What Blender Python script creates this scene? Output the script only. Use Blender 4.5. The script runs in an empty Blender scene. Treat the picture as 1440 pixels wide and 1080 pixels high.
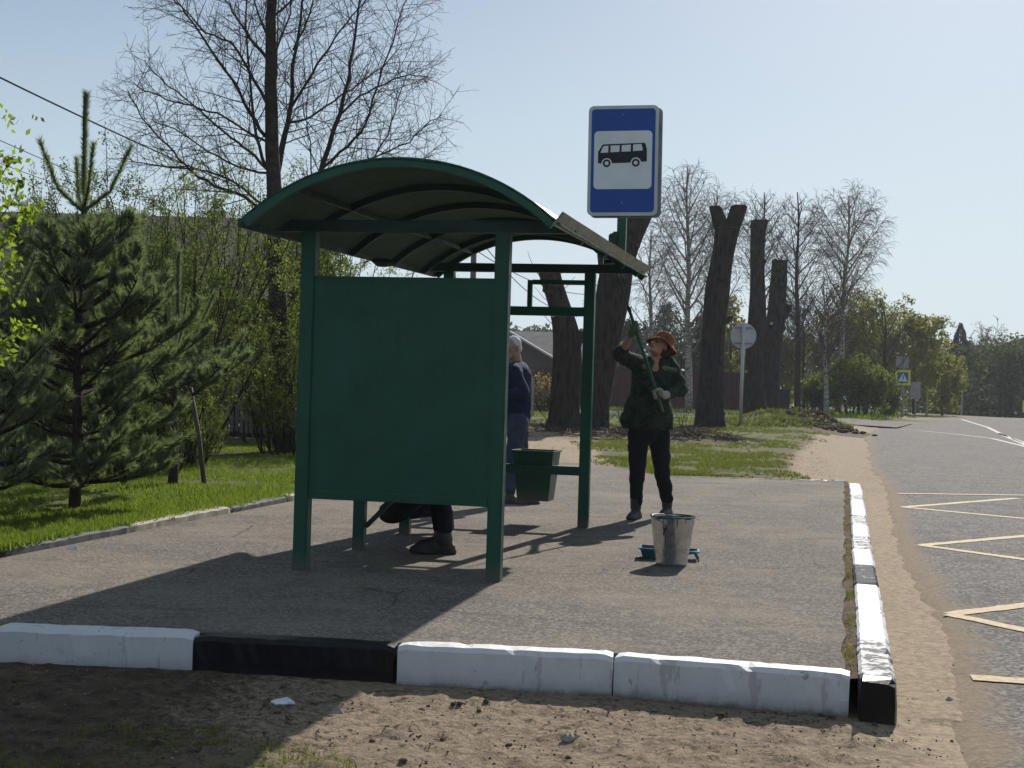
import bpy, bmesh, math, random
from mathutils import Vector, Matrix, noise
from math import sin, cos, pi, radians, sqrt, atan2, exp

random.seed(7)
C = bpy.data.collections.new("scene"); bpy.context.scene.collection.children.link(C)
SC = bpy.context.scene
V = Vector
# ------------------------------------------------------------------ camera frame
F = 2000.0; CH = 1.18; AL = math.atan(0.0297); ca, sa = cos(AL), sin(AL)
def P(x, y, Z):
    dx, dy = x-720, y-540
    return V(((dx*ca+dy*sa)*Z/F, Z, CH-(dy*ca-dx*sa)*Z/F))
def Gd(x, y, z0=0.0):
    dx, dy = x-720, y-540
    yp = dy*ca-dx*sa
    return P(x, y, F*(CH-z0)/yp)
cam = bpy.data.cameras.new("camera"); cam.lens = 50; cam.sensor_width = 36; cam.clip_end = 3000; cam.clip_start = .05
co = bpy.data.objects.new("camera", cam); C.objects.link(co)
co.matrix_world = Matrix(((ca, -sa, 0, 0), (0, 0, -1, 0), (sa, ca, 0, CH), (0, 0, 0, 1)))
SC.camera = co

# ------------------------------------------------------------------ light
SUN_AZ = math.atan(.36); SUN_EL = radians(33.5)
sd = V((sin(SUN_AZ)*cos(SUN_EL), cos(SUN_AZ)*cos(SUN_EL), sin(SUN_EL)))
sl = bpy.data.lights.new("sun", 'SUN'); sl.energy = 4.4; sl.angle = radians(.53); sl.color = (1, .945, .87)
so = bpy.data.objects.new("sun", sl); C.objects.link(so)
so.rotation_euler = (-sd).to_track_quat('-Z', 'Y').to_euler(); so.location = (10, 20, 30)
w = bpy.data.worlds.new("World"); SC.world = w; w.use_nodes = True
nt = w.node_tree; bg = nt.nodes["Background"]
sky = nt.nodes.new("ShaderNodeTexSky"); sky.sky_type = 'NISHITA'; sky.sun_disc = False
sky.sun_elevation = SUN_EL; sky.sun_rotation = SUN_AZ
sky.air_density = 1.1; sky.dust_density = 1.0; sky.ozone_density = 3.5; sky.altitude = 150
tc = nt.nodes.new('ShaderNodeTexCoord'); sx_ = nt.nodes.new('ShaderNodeSeparateXYZ'); nt.links.new(tc.outputs['Generated'], sx_.inputs[0])
mr = nt.nodes.new('ShaderNodeMapRange'); nt.links.new(sx_.outputs['Z'], mr.inputs[0])
mr.inputs[1].default_value = 0; mr.inputs[2].default_value = .34; mr.inputs[3].default_value = .97; mr.inputs[4].default_value = .0; mr.clamp = True
mxs = nt.nodes.new('ShaderNodeMix'); mxs.data_type = 'RGBA'; nt.links.new(mr.outputs[0], mxs.inputs[0]); nt.links.new(sky.outputs[0], mxs.inputs[6])
mxs.inputs[7].default_value = (9.1, 11.0, 12.5, 1)      # pale spring haze low in the sky, on the sun's side
dt = nt.nodes.new('ShaderNodeVectorMath'); dt.operation = 'DOT_PRODUCT'; nt.links.new(tc.outputs['Generated'], dt.inputs[0]); dt.inputs[1].default_value = (sin(SUN_AZ), cos(SUN_AZ), 0)
m2r = nt.nodes.new('ShaderNodeMapRange'); nt.links.new(dt.outputs['Value'], m2r.inputs[0]); m2r.inputs[1].default_value = .1; m2r.inputs[2].default_value = .75; m2r.interpolation_type = 'SMOOTHSTEP'
mxa = nt.nodes.new('ShaderNodeMix'); mxa.data_type = 'RGBA'; nt.links.new(m2r.outputs[0], mxa.inputs[0]); mxa.inputs[6].default_value = (3.9, 5.0, 6.4, 1)
nt.links.new(mxs.outputs[2], mxa.inputs[7]); nt.links.new(mxa.outputs[2], bg.inputs[0]); bg.inputs[1].default_value = .05
SC.view_settings.view_transform = 'Standard'; SC.view_settings.look = 'None'
SC.view_settings.exposure = 0.47; SC.view_settings.gamma = 1
SC.cycles.max_bounces = 6; SC.cycles.transparent_max_bounces = 8
SC.cycles.use_denoising = True

# ------------------------------------------------------------------ helpers
ORG = {}
def tag(o, label=None, cat=None, group=None, kind=None):
    if label: o['label'] = label
    if cat: o['category'] = cat
    if group: o['group'] = group
    if kind: o['kind'] = kind
    return o
def thing(name, loc, label, cat, group=None, rz=0, local=False):
    o = bpy.data.objects.new(name, None); C.objects.link(o)
    o.empty_display_size = .2
    o.location = loc; o.rotation_euler = (0, 0, rz)
    ORG[o.name] = V((0, 0, 0)) if local else V(loc)
    return tag(o, label, cat, group)
def smoothstep(a, b, x):
    t = max(0., min(1., (x-a)/(b-a))); return t*t*(3-2*t)
def frame(d):
    d = d.normalized()
    u = V((0, 0, 1)) if abs(d.z) < .9 else V((1, 0, 0))
    a = d.cross(u).normalized(); b = d.cross(a).normalized()
    return a, b
class MB:
    def __init__(s): s.v = []; s.f = []; s.m = []
    def add(s, vs, fs, m=0):
        n = len(s.v); s.v.extend(vs)
        for f in fs: s.f.append(tuple(i+n for i in f)); s.m.append(m)
        return s
    def box(s, c, size, rot=None, m=0, bev=0):
        x, y, z = size[0]/2, size[1]/2, size[2]/2
        c = V(c)
        if bev:
            b = min(bev, x*.9, y*.9, z*.9)
            bm = bmesh.new(); bmesh.ops.create_cube(bm, size=1)
            for v in bm.verts: v.co = V((v.co.x*2*x, v.co.y*2*y, v.co.z*2*z))
            bmesh.ops.bevel(bm, geom=bm.edges[:], offset=b, segments=2, affect='EDGES')
            vs = [v.co.copy() for v in bm.verts]; bm.verts.index_update()
            fs = [tuple(v.index for v in f.verts) for f in bm.faces]; bm.free()
        else:
            vs = [V((i*x, j*y, k*z)) for i in (-1, 1) for j in (-1, 1) for k in (-1, 1)]
            fs = [(0, 1, 3, 2), (4, 6, 7, 5), (0, 4, 5, 1), (2, 3, 7, 6), (0, 2, 6, 4), (1, 5, 7, 3)]
        if rot is not None: vs = [rot @ v for v in vs]
        return s.add([v+c for v in vs], fs, m)
    def bar(s, p0, p1, wd, ht, m=0, bev=0, up=None):
        p0, p1 = V(p0), V(p1); d = p1-p0; L = d.length; d.normalize()
        u = up or (V((0, 0, 1)) if abs(d.z) < .95 else V((0, 1, 0)))
        r = d.cross(u).normalized(); u2 = r.cross(d).normalized()
        R = Matrix((r, d, u2)).transposed()
        return s.box((p0+p1)/2, (wd, L, ht), R, m, bev)
    def tube(s, pts, rad, n=6, m=0, cap=True, flat=1.0):
        pts = [V(p) for p in pts]
        if isinstance(rad, (int, float)): rad = [rad]*len(pts)
        N = len(pts); vs = []; a = None
        for i, p in enumerate(pts):
            d = pts[min(i+1, N-1)]-pts[max(i-1, 0)]
            if d.length < 1e-9: d = V((0, 0, 1))
            d.normalize()
            if a is None: a, b = frame(d)
            else:
                a = a-d*a.dot(d)
                if a.length < 1e-6: a, b = frame(d)
                a.normalize(); b = d.cross(a)
            b = d.cross(a)
            for k in range(n):
                t = 2*pi*k/n
                vs.append(p+(a*cos(t)+b*sin(t)*flat)*rad[i])
        fs = []
        for i in range(N-1):
            for k in range(n):
                k2 = (k+1) % n
                fs.append((i*n+k, i*n+k2, (i+1)*n+k2, (i+1)*n+k))
        if cap:
            fs.append(tuple(range(n-1, -1, -1))); fs.append(tuple((N-1)*n+k for k in range(n)))
        return s.add(vs, fs, m)
    def capsule(s, p0, p1, r0, r1, n=14, m=0):
        p0, p1 = V(p0), V(p1); d = (p1-p0)
        if d.length < 1e-5: d = V((0, 0, 1e-4))
        u = d.normalized(); pts = []; rr = []
        for t in (-.98, -.8, -.5, 0): pts.append(p0+u*r0*t); rr.append(r0*sqrt(max(0, 1-t*t)))
        for t in (0, .5, .8, .98): pts.append(p1+u*r1*t); rr.append(r1*sqrt(max(0, 1-t*t)))
        return s.tube(pts, rr, n, m)
    def ell(s, c, r, R=None, n=16, k=10, m=0):
        c = V(c); vs = []; fs = []
        for i in range(1, k):
            ph = pi*i/k
            for j in range(n):
                t = 2*pi*j/n
                v = V((r[0]*sin(ph)*cos(t), r[1]*sin(ph)*sin(t), r[2]*cos(ph)))
                vs.append(c+(R @ v if R is not None else v))
        top = V((0, 0, r[2])); bot = V((0, 0, -r[2]))
        vs.append(c+(R @ top if R is not None else top)); vs.append(c+(R @ bot if R is not None else bot))
        for i in range(k-2):
            for j in range(n):
                j2 = (j+1) % n
                fs.append((i*n+j, (i+1)*n+j, (i+1)*n+j2, i*n+j2))
        T = (k-1)*n
        for j in range(n):
            j2 = (j+1) % n
            fs.append((T, j, j2)); fs.append((T+1, (k-2)*n+j2, (k-2)*n+j))
        return s.add(vs, fs, m)
    def prism(s, poly, off, m=0):
        poly = [V(p) for p in poly]; off = V(off); n = len(poly)
        vs = poly+[p+off for p in poly]
        fs = [tuple(range(n-1, -1, -1)), tuple(range(n, 2*n))]+[(i, (i+1) % n, (i+1) % n+n, i+n) for i in range(n)]
        return s.add(vs, fs, m)
    def leaf(s, p, d, nrm, L, W, m=0):
        # folded leaf: two triangles-ish quad, pointed
        sd_ = d.cross(nrm)
        if sd_.length < 1e-5: return s
        sd_.normalize()
        n = len(s.v)
        s.v.extend((p, p+d*L*.45+sd_*W*.5, p+d*L, p+d*L*.45-sd_*W*.5))
        s.f.append((n, n+1, n+2, n+3)); s.m.append(m); return s
    def build(s, name, mats, parent=None, loc=None, smooth=False):
        me = bpy.data.meshes.new(name)
        if not isinstance(mats, (list, tuple)): mats = [mats]
        o = bpy.data.objects.new(name, me); C.objects.link(o)
        if parent is not None:
            org = ORG[parent.name]; o.parent = parent; ORG[o.name] = org
        elif loc is not None:
            org = V(loc); o.location = org; ORG[o.name] = org
        else: org = V((0, 0, 0)); ORG[o.name] = org
        if org.length > 0: vs = [(v[0]-org.x, v[1]-org.y, v[2]-org.z) for v in s.v]
        else: vs = [tuple(v) for v in s.v]
        me.from_pydata(vs, [], s.f)
        for m in mats: me.materials.append(m)
        if len(mats) > 1: me.polygons.foreach_set('material_index', s.m)
        if smooth: me.polygons.foreach_set('use_smooth', [True]*len(s.f))
        me.update()
        return o
def copy_tree(o, parent=None):
    c = o.copy(); C.objects.link(c)
    if parent is not None: c.parent = parent
    for ch in list(o.children): copy_tree(ch, c)
    return c
def rnd(a, b): return random.uniform(a, b)
def rvec():
    while True:
        v = V((rnd(-1, 1), rnd(-1, 1), rnd(-1, 1)))
        if .05 < v.length < 1: return v.normalized()
def fbm(p, o=4): return noise.fractal(p, 1.0, 2.0, o)

# ------------------------------------------------------------------ materials
class NT:
    def __init__(s, name):
        s.m = bpy.data.materials.new(name); s.m.use_nodes = True
        s.t = s.m.node_tree; s.t.nodes.clear()
        s.out = s.t.nodes.new('ShaderNodeOutputMaterial')
        s.bs = s.t.nodes.new('ShaderNodeBsdfPrincipled'); s.t.links.new(s.bs.outputs[0], s.out.inputs[0])
        s.tc = s.t.nodes.new('ShaderNodeTexCoord')
    def n(s, typ, **kw):
        nd = s.t.nodes.new(typ)
        for k, v in kw.items(): setattr(nd, k, v)
        return nd
    def l(s, a, b): s.t.links.new(a, b)
    def coord(s, scale=(1, 1, 1), rot=(0, 0, 0)):
        mp = s.n('ShaderNodeMapping'); mp.inputs['Scale'].default_value = scale; mp.inputs['Rotation'].default_value = rot
        s.l(s.tc.outputs['Object'], mp.inputs[0]); return mp.outputs[0]
    def noise(s, scale, det=5, rough=.6, co=None, dist=0):
        nd = s.n('ShaderNodeTexNoise'); nd.inputs['Scale'].default_value = scale; nd.inputs['Detail'].default_value = det
        nd.inputs['Roughness'].default_value = rough; nd.inputs['Distortion'].default_value = dist
        s.l(co if co is not None else s.tc.outputs['Object'], nd.inputs['Vector']); return nd.outputs['Fac']
    def voro(s, scale, feat='F1', co=None, out='Distance'):
        nd = s.n('ShaderNodeTexVoronoi', feature=feat); nd.inputs['Scale'].default_value = scale
        s.l(co if co is not None else s.tc.outputs['Object'], nd.inputs['Vector']); return nd.outputs[out]
    def ramp(s, fac, stops):
        nd = s.n('ShaderNodeValToRGB'); e = nd.color_ramp.elements
        while len(e) > 1: e.remove(e[-1])
        e[0].position = stops[0][0]; e[0].color = col4(stops[0][1])
        for p, c in stops[1:]:
            x = e.new(p); x.color = col4(c)
        s.l(fac, nd.inputs[0]); return nd.outputs[0]
    def mix(s, fac, a, b, mode='MIX'):
        nd = s.n('ShaderNodeMix', data_type='RGBA', blend_type=mode)
        for val, i in ((fac, 0), (a, 6), (b, 7)):
            if hasattr(val, 'is_output'): s.l(val, nd.inputs[i])
            elif i == 0: nd.inputs[0].default_value = val
            else: nd.inputs[i].default_value = col4(val)
        return nd.outputs[2]
    def math(s, op, a, b=0.0, clamp=False):
        nd = s.n('ShaderNodeMath', operation=op, use_clamp=clamp)
        for i, v in enumerate((a, b)):
            if hasattr(v, 'is_output'): s.l(v, nd.inputs[i])
            else: nd.inputs[i].default_value = v
        return nd.outputs[0]
    def bump(s, h, st=.3, dist=.01):
        nd = s.n('ShaderNodeBump'); nd.inputs['Strength'].default_value = st; nd.inputs['Distance'].default_value = dist
        s.l(h, nd.inputs['Height']); s.l(nd.outputs[0], s.bs.inputs['Normal']); return nd
    def set(s, col=None, rough=None, metal=None, spec=None):
        for v, k in ((col, 'Base Color'), (rough, 'Roughness'), (metal, 'Metallic'), (spec, 'Specular IOR Level')):
            if v is None: continue
            if hasattr(v, 'is_output'): s.l(v, s.bs.inputs[k])
            else: s.bs.inputs[k].default_value = col4(v) if k == 'Base Color' else v
        return s
def col4(c):
    if isinstance(c, (int, float)): return (c, c, c, 1)
    return (c[0], c[1], c[2], 1)
def simple(name, c1, c2=None, scale=6, rough=.6, bump=.15, bscale=None, dist=.004, metal=0, spec=.5, stretch=(1, 1, 1), lo=.35, hi=.65):
    t = NT(name); co_ = t.coord(stretch)
    f = t.noise(scale, 6, .62, co_)
    c2 = c2 or tuple(x*.7 for x in c1)
    t.set(t.ramp(f, [(lo, c2), (hi, c1)]), rough, metal, spec)
    if bump: t.bump(t.noise(bscale or scale*4, 5, .6, co_), bump, dist)
    return t.m
def leafmat(name, c1, c2, trans=.45, rough=.55):
    t = NT(name)
    g = t.n('ShaderNodeNewGeometry')
    f = t.math('ADD', t.math('MULTIPLY', g.outputs['Random Per Island'], .6), t.math('MULTIPLY', t.noise(1.5, 3), .4))
    c = t.ramp(f, [(.15, c2), (.85, c1)])
    t.set(c, max(rough, .7), 0, .08)
    tr = t.n('ShaderNodeBsdfTranslucent'); t.l(t.mix(1, c, (1.6, 1.7, .75), 'MULTIPLY'), tr.inputs[0])
    mx = t.n('ShaderNodeMixShader'); mx.inputs[0].default_value = trans
    t.l(t.bs.outputs[0], mx.inputs[1]); t.l(tr.outputs[0], mx.inputs[2]); t.l(mx.outputs[0], t.out.inputs[0])
    return t.m

M = {}
# painted green steel
def greenpaint(name, c1, c2, rough=.42):
    t = NT(name); f = t.noise(3.5, 7, .65)
    c = t.ramp(f, [(.3, c2), (.7, c1)])
    sp = t.noise(38, 3, .7); br = t.noise(9, 6, .7, t.coord((6, 6, .35))); c = t.mix(t.ramp(br, [(.42, .22), (.6, 0.0)]), c, tuple(x*.62 for x in c2))
    bl = t.noise(1.3, 4, .6, None, .6); c = t.mix(t.ramp(bl, [(.5, 0.0), (.72, .5)]), c, (.010, .105, .070))
    c = t.mix(t.math('GREATER_THAN', sp, .735), c, (.09, .14, .11))
    ds = t.n('ShaderNodeSeparateXYZ'); t.l(t.tc.outputs['Object'], ds.inputs[0]); lowd = t.ramp(t.math('ADD', ds.outputs['Z'], t.math('MULTIPLY', t.noise(14, 6, .75), .12)), [(.08, .75), (.18, 0.0)])
    c = t.mix(lowd, c, (.12, .105, .085))
    t.set(c, t.ramp(t.noise(9, 4), [(.3, rough-.1), (.7, rough+.18)]), 0, .5)
    t.bump(t.math('ADD', t.noise(60, 4), t.math('MULTIPLY', t.noise(7, 3), 1.5)), .35, .0025)
    return t.m
M['green'] = greenpaint('green_paint', (.003, .086, .046), (.002, .062, .034))
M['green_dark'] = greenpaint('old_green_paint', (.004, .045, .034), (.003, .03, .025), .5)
M['roofsheet'] = (lambda t: (t.set(t.mix(t.ramp(t.noise(11, 7, .75), [(.4, 0.0), (.75, .8)]), t.ramp(t.noise(1.8, 6, .7), [(.3, (.02, .058, .04)), (.7, (.045, .10, .07))]), (.08, .115, .08)), .75, 0, .25), t.bump(t.noise(30, 5), .3, .003), t.m)[2])(NT('aged_roof_sheet'))
M['fascia'] = (lambda t: (t.set(t.ramp(t.noise(9, 8, .75, t.coord((1, .35, 2))), [(.35, (.09, .115, .08)), (.52, (.17, .20, .15)), (.7, (.27, .30, .23))]), t.ramp(t.noise(20, 4), [(.3, .35), (.7, .6)]), .2, .5), t.bump(t.noise(50, 5), .3, .002), t.m)[2])(NT('galvanised_fascia'))
# bark
def bark(name, c1, c2, sx=9, st=1.0, dist=.07, zs=.2):
    t = NT(name); co_ = t.coord((1, 1, zs))
    f = t.noise(sx, 8, .7, co_, .6); v = t.voro(sx*1.2, 'F1', co_)
    h = t.math('ADD', f, t.math('MULTIPLY', v, .7))
    t.set(t.ramp(h, [(.45, c2), (.95, c1)]), .95, 0, .1); t.bump(h, st, dist); return t.m
M['bark'] = bark('old_bark', (.054, .045, .040), (.010, .009, .008))
M['bark_thin'] = simple('branch_bark', (.07, .058, .046), (.03, .025, .02), 9, .9, .2, spec=.1)
M['bark_twig'] = simple('twig_bark', (.115, .092, .075), (.055, .043, .036), 9, .9, 0, spec=.1)
M['bark_grey'] = simple('distant_twig_bark', (.24, .21, .18), (.13, .115, .10), 3, .9, 0, spec=.1)
M['bark_dark'] = simple('dark_shrub_bark', (.05, .042, .033), (.02, .017, .013), 9, .9, .2, spec=.1)
M['birch'] = (lambda t: (t.set(t.ramp(t.noise(5, 5, .7, t.coord((1, 1, 3))), [(.40, (.04, .035, .03)), (.5, (.32, .31, .28)), (.8, (.5, .48, .44))]), .8, 0, .2), t.m)[1])(NT('birch_bark'))
M['cutwood'] = simple('pale_cut_wood', (.42, .36, .28), (.25, .2, .15), 14, .9, .3)
M['needle'] = leafmat('pine_needles', (.20, .235, .165), (.075, .105, .08), .42, .5)
M['needle_dry'] = leafmat('bluish_pine_needles', (.205, .24, .175), (.08, .11, .085), .42, .45)
M['leaf_young'] = leafmat('young_shrub_leaves', (.19, .225, .095), (.09, .12, .045), .48)
M['leaf_dark'] = leafmat('small_dark_leaves', (.13, .16, .055), (.06, .08, .03), .5)  # darker leaf green for some shrubs and the lime shoots
M['leaf_bright'] = leafmat('fresh_bright_leaves', (.21, .27, .05), (.11, .16, .025), .5)
M['leaf_yellow'] = leafmat('yellow_green_catkins', (.22, .21, .06), (.12, .12, .04), .45)
M['leaf_mid'] = leafmat('fresh_bush_leaves', (.15, .18, .045), (.05, .065, .02), .5)
M['leaf_far'] = leafmat('far_wood_foliage', (.075, .085, .05), (.03, .038, .024), .3)
M['leaf_spruce'] = leafmat('spruce_needles', (.02, .038, .03), (.008, .017, .014), .1)
M['grass'] = leafmat('grass_blades', (.17, .215, .045), (.07, .105, .022), .45, .6)
M['grass_dry'] = leafmat('thin_mixed_grass', (.16, .175, .06), (.075, .095, .028), .35, .7)
M['straw'] = leafmat('dry_straw', (.33, .27, .16), (.17, .13, .08), .3, .8)

def asphalt(name, light, dark, dust, dust_lo, dust_hi, grain=90, specks=True, sandattr=False):
    t = NT(name)
    g = t.noise(grain, 3, .8); g2 = t.voro(grain*1.3)
    c = t.ramp(g, [(.36, tuple(x*.75 for x in dark)), (.5, tuple((x+y)*.5 for x, y in zip(dark, light))), (.64, tuple(x*1.15 for x in light))])
    c = t.mix(t.math('MULTIPLY', t.math('GREATER_THAN', t.voro(grain*.9, out='Color'), .62), .5), c, tuple(x*1.9 for x in light))
    big = t.noise(.75, 8, .66, None, .4)
    c = t.mix(t.ramp(big, [(dust_lo, 0.0), (dust_hi, .8)]), c, dust)
    big2 = t.noise(2.3, 6, .7)
    c = t.mix(t.ramp(big2, [(.36, .35), (.5, 0.0)]), c, dark)
    st = t.noise(1.4, 7, .6, t.coord((.35, 2.2, 1)), .8)
    c = t.mix(t.ramp(st, [(.54, 0.0), (.74, .45)]), c, dust)
    # cracks
    wc = t.n('ShaderNodeMix', data_type='RGBA'); wc.inputs[0].default_value = .12
    t.l(t.tc.outputs['Object'], wc.inputs[6])
    nn = t.n('ShaderNodeTexNoise'); nn.inputs['Scale'].default_value = 3; nn.inputs['Detail'].default_value = 5; t.l(t.tc.outputs['Object'], nn.inputs['Vector']); t.l(nn.outputs['Color'], wc.inputs[7])
    cr = t.voro(.62, 'DISTANCE_TO_EDGE', wc.outputs[2])
    crm = t.math('MULTIPLY', t.math('LESS_THAN', cr, .0045), t.math('GREATER_THAN', t.noise(.9, 2), .56))
    c = t.mix(t.math('MULTIPLY', crm, .45), c, tuple(x*.35 for x in dark))
    if specks:
        sp = t.voro(7.5); c = t.mix(t.math('MULTIPLY', t.math('LESS_THAN', sp, .045), t.math('GREATER_THAN', t.noise(1.1, 2), .52)), c, (.42, .42, .4))
    h = t.math('ADD', g, t.math('MULTIPLY', g2, -.5))
    h = t.math('SUBTRACT', h, t.math('MULTIPLY', crm, 2))
    if sandattr:
        at = t.n('ShaderNodeAttribute'); at.attribute_name = 'sand'
        f = t.math('ADD', at.outputs['Fac'], t.math('MULTIPLY', t.math('SUBTRACT', t.noise(2.2, 9, .72), .5), 1.1))
        f = t.ramp(f, [(.35, 0.0), (.8, 1.0)])
        sc_ = t.ramp(t.noise(24, 6, .7), [(.3, (.15, .115, .08)), (.7, (.27, .21, .145))])
        c = t.mix(f, c, sc_)
    t.set(c, .95, 0, .12); t.bump(h, .8, .007)
    return t.m
M['platform'] = asphalt('worn_pavement_asphalt', (.168, .148, .128), (.076, .068, .060), (.27, .23, .175), .46, .78, 75)
M['road'] = asphalt('coarse_road_asphalt', (.175, .163, .150), (.058, .054, .050), (.22, .195, .16), .55, .9, 48, False, True)

def groundmat():
    t = NT('bare_soil_and_turf')
    at = t.n('ShaderNodeAttribute'); at.attribute_name = 'zone'
    sp = t.n('ShaderNodeSeparateColor'); t.l(at.outputs['Color'], sp.inputs[0])
    n1 = t.noise(3.2, 9, .7); n2 = t.noise(26, 8, .75); n3 = t.noise(9, 7, .7)
    sand = t.ramp(n2, [(.3, (.15, .115, .08)), (.64, (.40, .315, .225))])
    soil = t.ramp(n3, [(.3, (.045, .034, .024)), (.68, (.17, .13, .09))])
    turf = t.ramp(n2, [(.34, (.05, .055, .02)), (.66, (.13, .14, .045))])
    def msk(o): return t.ramp(t.math('ADD', o, t.math('ADD', t.math('MULTIPLY', t.math('SUBTRACT', n1, .5), .7), t.math('MULTIPLY', t.math('SUBTRACT', n2, .5), 1.1))), [(.34, 0.0), (.66, 1.0)])
    c = t.mix(msk(sp.outputs[1]), soil, sand)
    # dark litter flecks on the sand
    fl = t.math('GREATER_THAN', t.noise(15, 8, .85), .56)
    c = t.mix(t.math('MULTIPLY', fl, sp.outputs[2]), c, (.055, .042, .03))
    c = t.mix(msk(sp.outputs[0]), c, turf)
    t.set(c, .97, 0, .1)
    t.bump(t.math('MULTIPLY', t.math('ADD', n2, t.math('MULTIPLY', n3, 2)), t.math('ADD', sp.outputs[2], .18)), 1.0, .022)
    return t.m
M['ground'] = groundmat()

def kerbpaint(name, col, dirt, chips, chipcol, rough, spec=.22):
    t = NT(name); g = t.n('ShaderNodeNewGeometry')
    pn = t.n('ShaderNodeSeparateXYZ'); t.l(t.tc.outputs['Object'], pn.inputs[0])
    low = t.ramp(t.math('ADD', pn.outputs['Z'], t.math('MULTIPLY', t.noise(11, 7, .7), .09)), [(.088, .95), (.118, .30), (.15, .06), (.2, 0.0)])
    c = t.mix(t.ramp(t.noise(7, 7, .7), [(.35, 0.0), (.8, .45)]), col, tuple(x*.72 for x in col))
    c = t.mix(t.math('GREATER_THAN', t.noise(13, 8, .75), chips), c, chipcol)
    c = t.mix(low, c, dirt)
    dr_ = t.noise(16, 5, .7, t.coord((1, 1, .12))); c = t.mix(t.math('MULTIPLY', t.math('GREATER_THAN', dr_, .60), .30), c, dirt)
    t.set(c, rough, 0, spec); t.bump(t.noise(34, 6, .7), .5, .004)
    return t.m
M['kwhite'] = kerbpaint('white_kerb_paint', (.62, .62, .62), (.14, .12, .1), .645, (.33, .32, .30), .6)
M['kblack'] = kerbpaint('black_kerb_paint', (.006, .006, .008), (.03, .026, .022), .71, (.04, .04, .04), .3)
M['kmix'] = kerbpaint('worn_black_and_white_kerb_paint', (.03, .035, .046), (.1, .09, .08), .60, (.6, .6, .6), .75, .06)
M['kworn'] = kerbpaint('flaking_white_kerb_paint', (.6, .6, .6), (.14, .12, .1), .5, (.04, .045, .055), .7, .1)
M['kold'] = kerbpaint('old_concrete_kerb', (.46, .42, .35), (.12, .11, .09), .6, (.5, .48, .43), .85)
M['kgrey'] = kerbpaint('grey_old_kerb', (.15, .15, .155), (.08, .07, .06), .62, (.3, .29, .27), .85)

M['signgrey'] = simple('sign_border_white', (.6, .62, .64), (.52, .54, .56), 4, .45, .05)
M['signwhite'] = simple('reflective_white_film', (.82, .84, .84), (.72, .75, .75), 3, .5, .03)
M['signblue'] = simple('reflective_blue_film', (.006, .075, .36), (.005, .055, .29), 3, .4, .03)
M['signblack'] = simple('black_film', (.006, .007, .012), (.004, .004, .008), 3, .5, 0)
M['galv'] = (lambda t: (t.set(t.ramp(t.voro(30, out='Color'), [(.2, (.55, .56, .57)), (.8, (.72, .73, .74))]), t.ramp(t.noise(12, 4), [(.3, .22), (.7, .38)]), .9, .5), t.bump(t.noise(6, 3), .12, .004), t.m)[2])(NT('galvanised_zinc'))
M['greypole'] = simple('grey_metal', (.30, .31, .32), (.2, .21, .22), 8, .45, .1, metal=.4)
M['signback'] = simple('aluminium_sign_back', (.55, .56, .57), (.46, .47, .48), 3, .5, .05, metal=.3)
M['yellow'] = simple('yellow_green_film', (.62, .72, .04), (.55, .64, .03), 3, .5, 0)
M['teal'] = simple('blue_green_plastic', (.01, .12, .17), (.006, .08, .11), 8, .3, .05)
M['wetgreen'] = simple('wet_green_paint', (.003, .07, .045), (.002, .045, .03), 8, .12, .2)
M['roadline'] = (lambda t: (t.set(t.mix(t.ramp(t.noise(28, 6, .75), [(.40, .1), (.60, .85)]), (.34, .335, .31), (.15, .14, .125)), .8), t.bump(t.noise(60, 3), .3, .003), t.m)[2])(NT('worn_white_line'))
M['yellowline'] = (lambda t: (t.set(t.mix(t.ramp(t.noise(30, 6, .75), [(.40, .05), (.60, .85)]), (.50, .325, .11), (.16, .14, .11)), .8), t.bump(t.noise(60, 3), .3, .003), t.m)[2])(NT('worn_yellow_line'))
M['wire'] = simple('black_cable', (.02, .02, .022), (.015, .015, .015), 5, 1, 0, spec=.05)
M['oldpole'] = simple('weathered_timber', (.12, .1, .085), (.07, .06, .05), 12, .9, .3, stretch=(1, 1, .2))
M['slat'] = simple('brown_metal_pickets', (.17, .135, .12), (.12, .095, .085), 6, .6, .1)
M['maroon'] = simple('maroon_profiled_sheet', (.085, .011, .022), (.06, .008, .015), 1.2, .5, .05)
M['darkfence'] = simple('dark_blue_sheet', (.02, .022, .035), (.015, .016, .025), 2, .6, .05)
M['brownroof'] = simple('brown_roof_tiles', (.13, .105, .09), (.09, .072, .062), 2.5, .8, .3, 14)
M['greyroof'] = simple('grey_slate_sheets', (.19, .175, .165), (.12, .11, .105), 2, .85, .3, 12)
M['lightroof'] = simple('pale_metal_roof', (.33, .33, .34), (.27, .27, .28), 2, .5, .1)
M['plaster'] = simple('grey_plaster', (.26, .24, .22), (.19, .18, .165), 2, .9, .2)
M['timber'] = simple('dark_timber_wall', (.07, .055, .045), (.04, .032, .027), 6, .85, .2, stretch=(1, 1, 6))
M['winframe'] = simple('white_window_frame', (.6, .6, .58), (.5, .5, .48), 4, .5, 0)
M['glass'] = simple('window_glass', (.03, .035, .04), (.02, .025, .03), 2, .08, 0)
M['stone'] = simple('pale_stone', (.36, .32, .27), (.2, .175, .15), 18, .9, .5)
M['paper'] = simple('white_litter', (.7, .72, .74), (.55, .57, .6), 8, .7, .2)
M['clod'] = simple('dark_soil_clod', (.13, .095, .062), (.055, .04, .028), 30, 1, .5, spec=.1)
M['concrete'] = simple('pale_concrete', (.34, .32, .28), (.25, .235, .2), 10, .9, .3)
M['skin'] = simple('skin', (.42, .22, .15), (.34, .165, .11), 12, .5, .05)
M['skin2'] = simple('weathered_skin', (.40, .23, .17), (.32, .17, .12), 12, .5, .05)
M['hairgrey'] = simple('grey_hair', (.62, .61, .59), (.42, .41, .4), 60, .8, .4)
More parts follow.
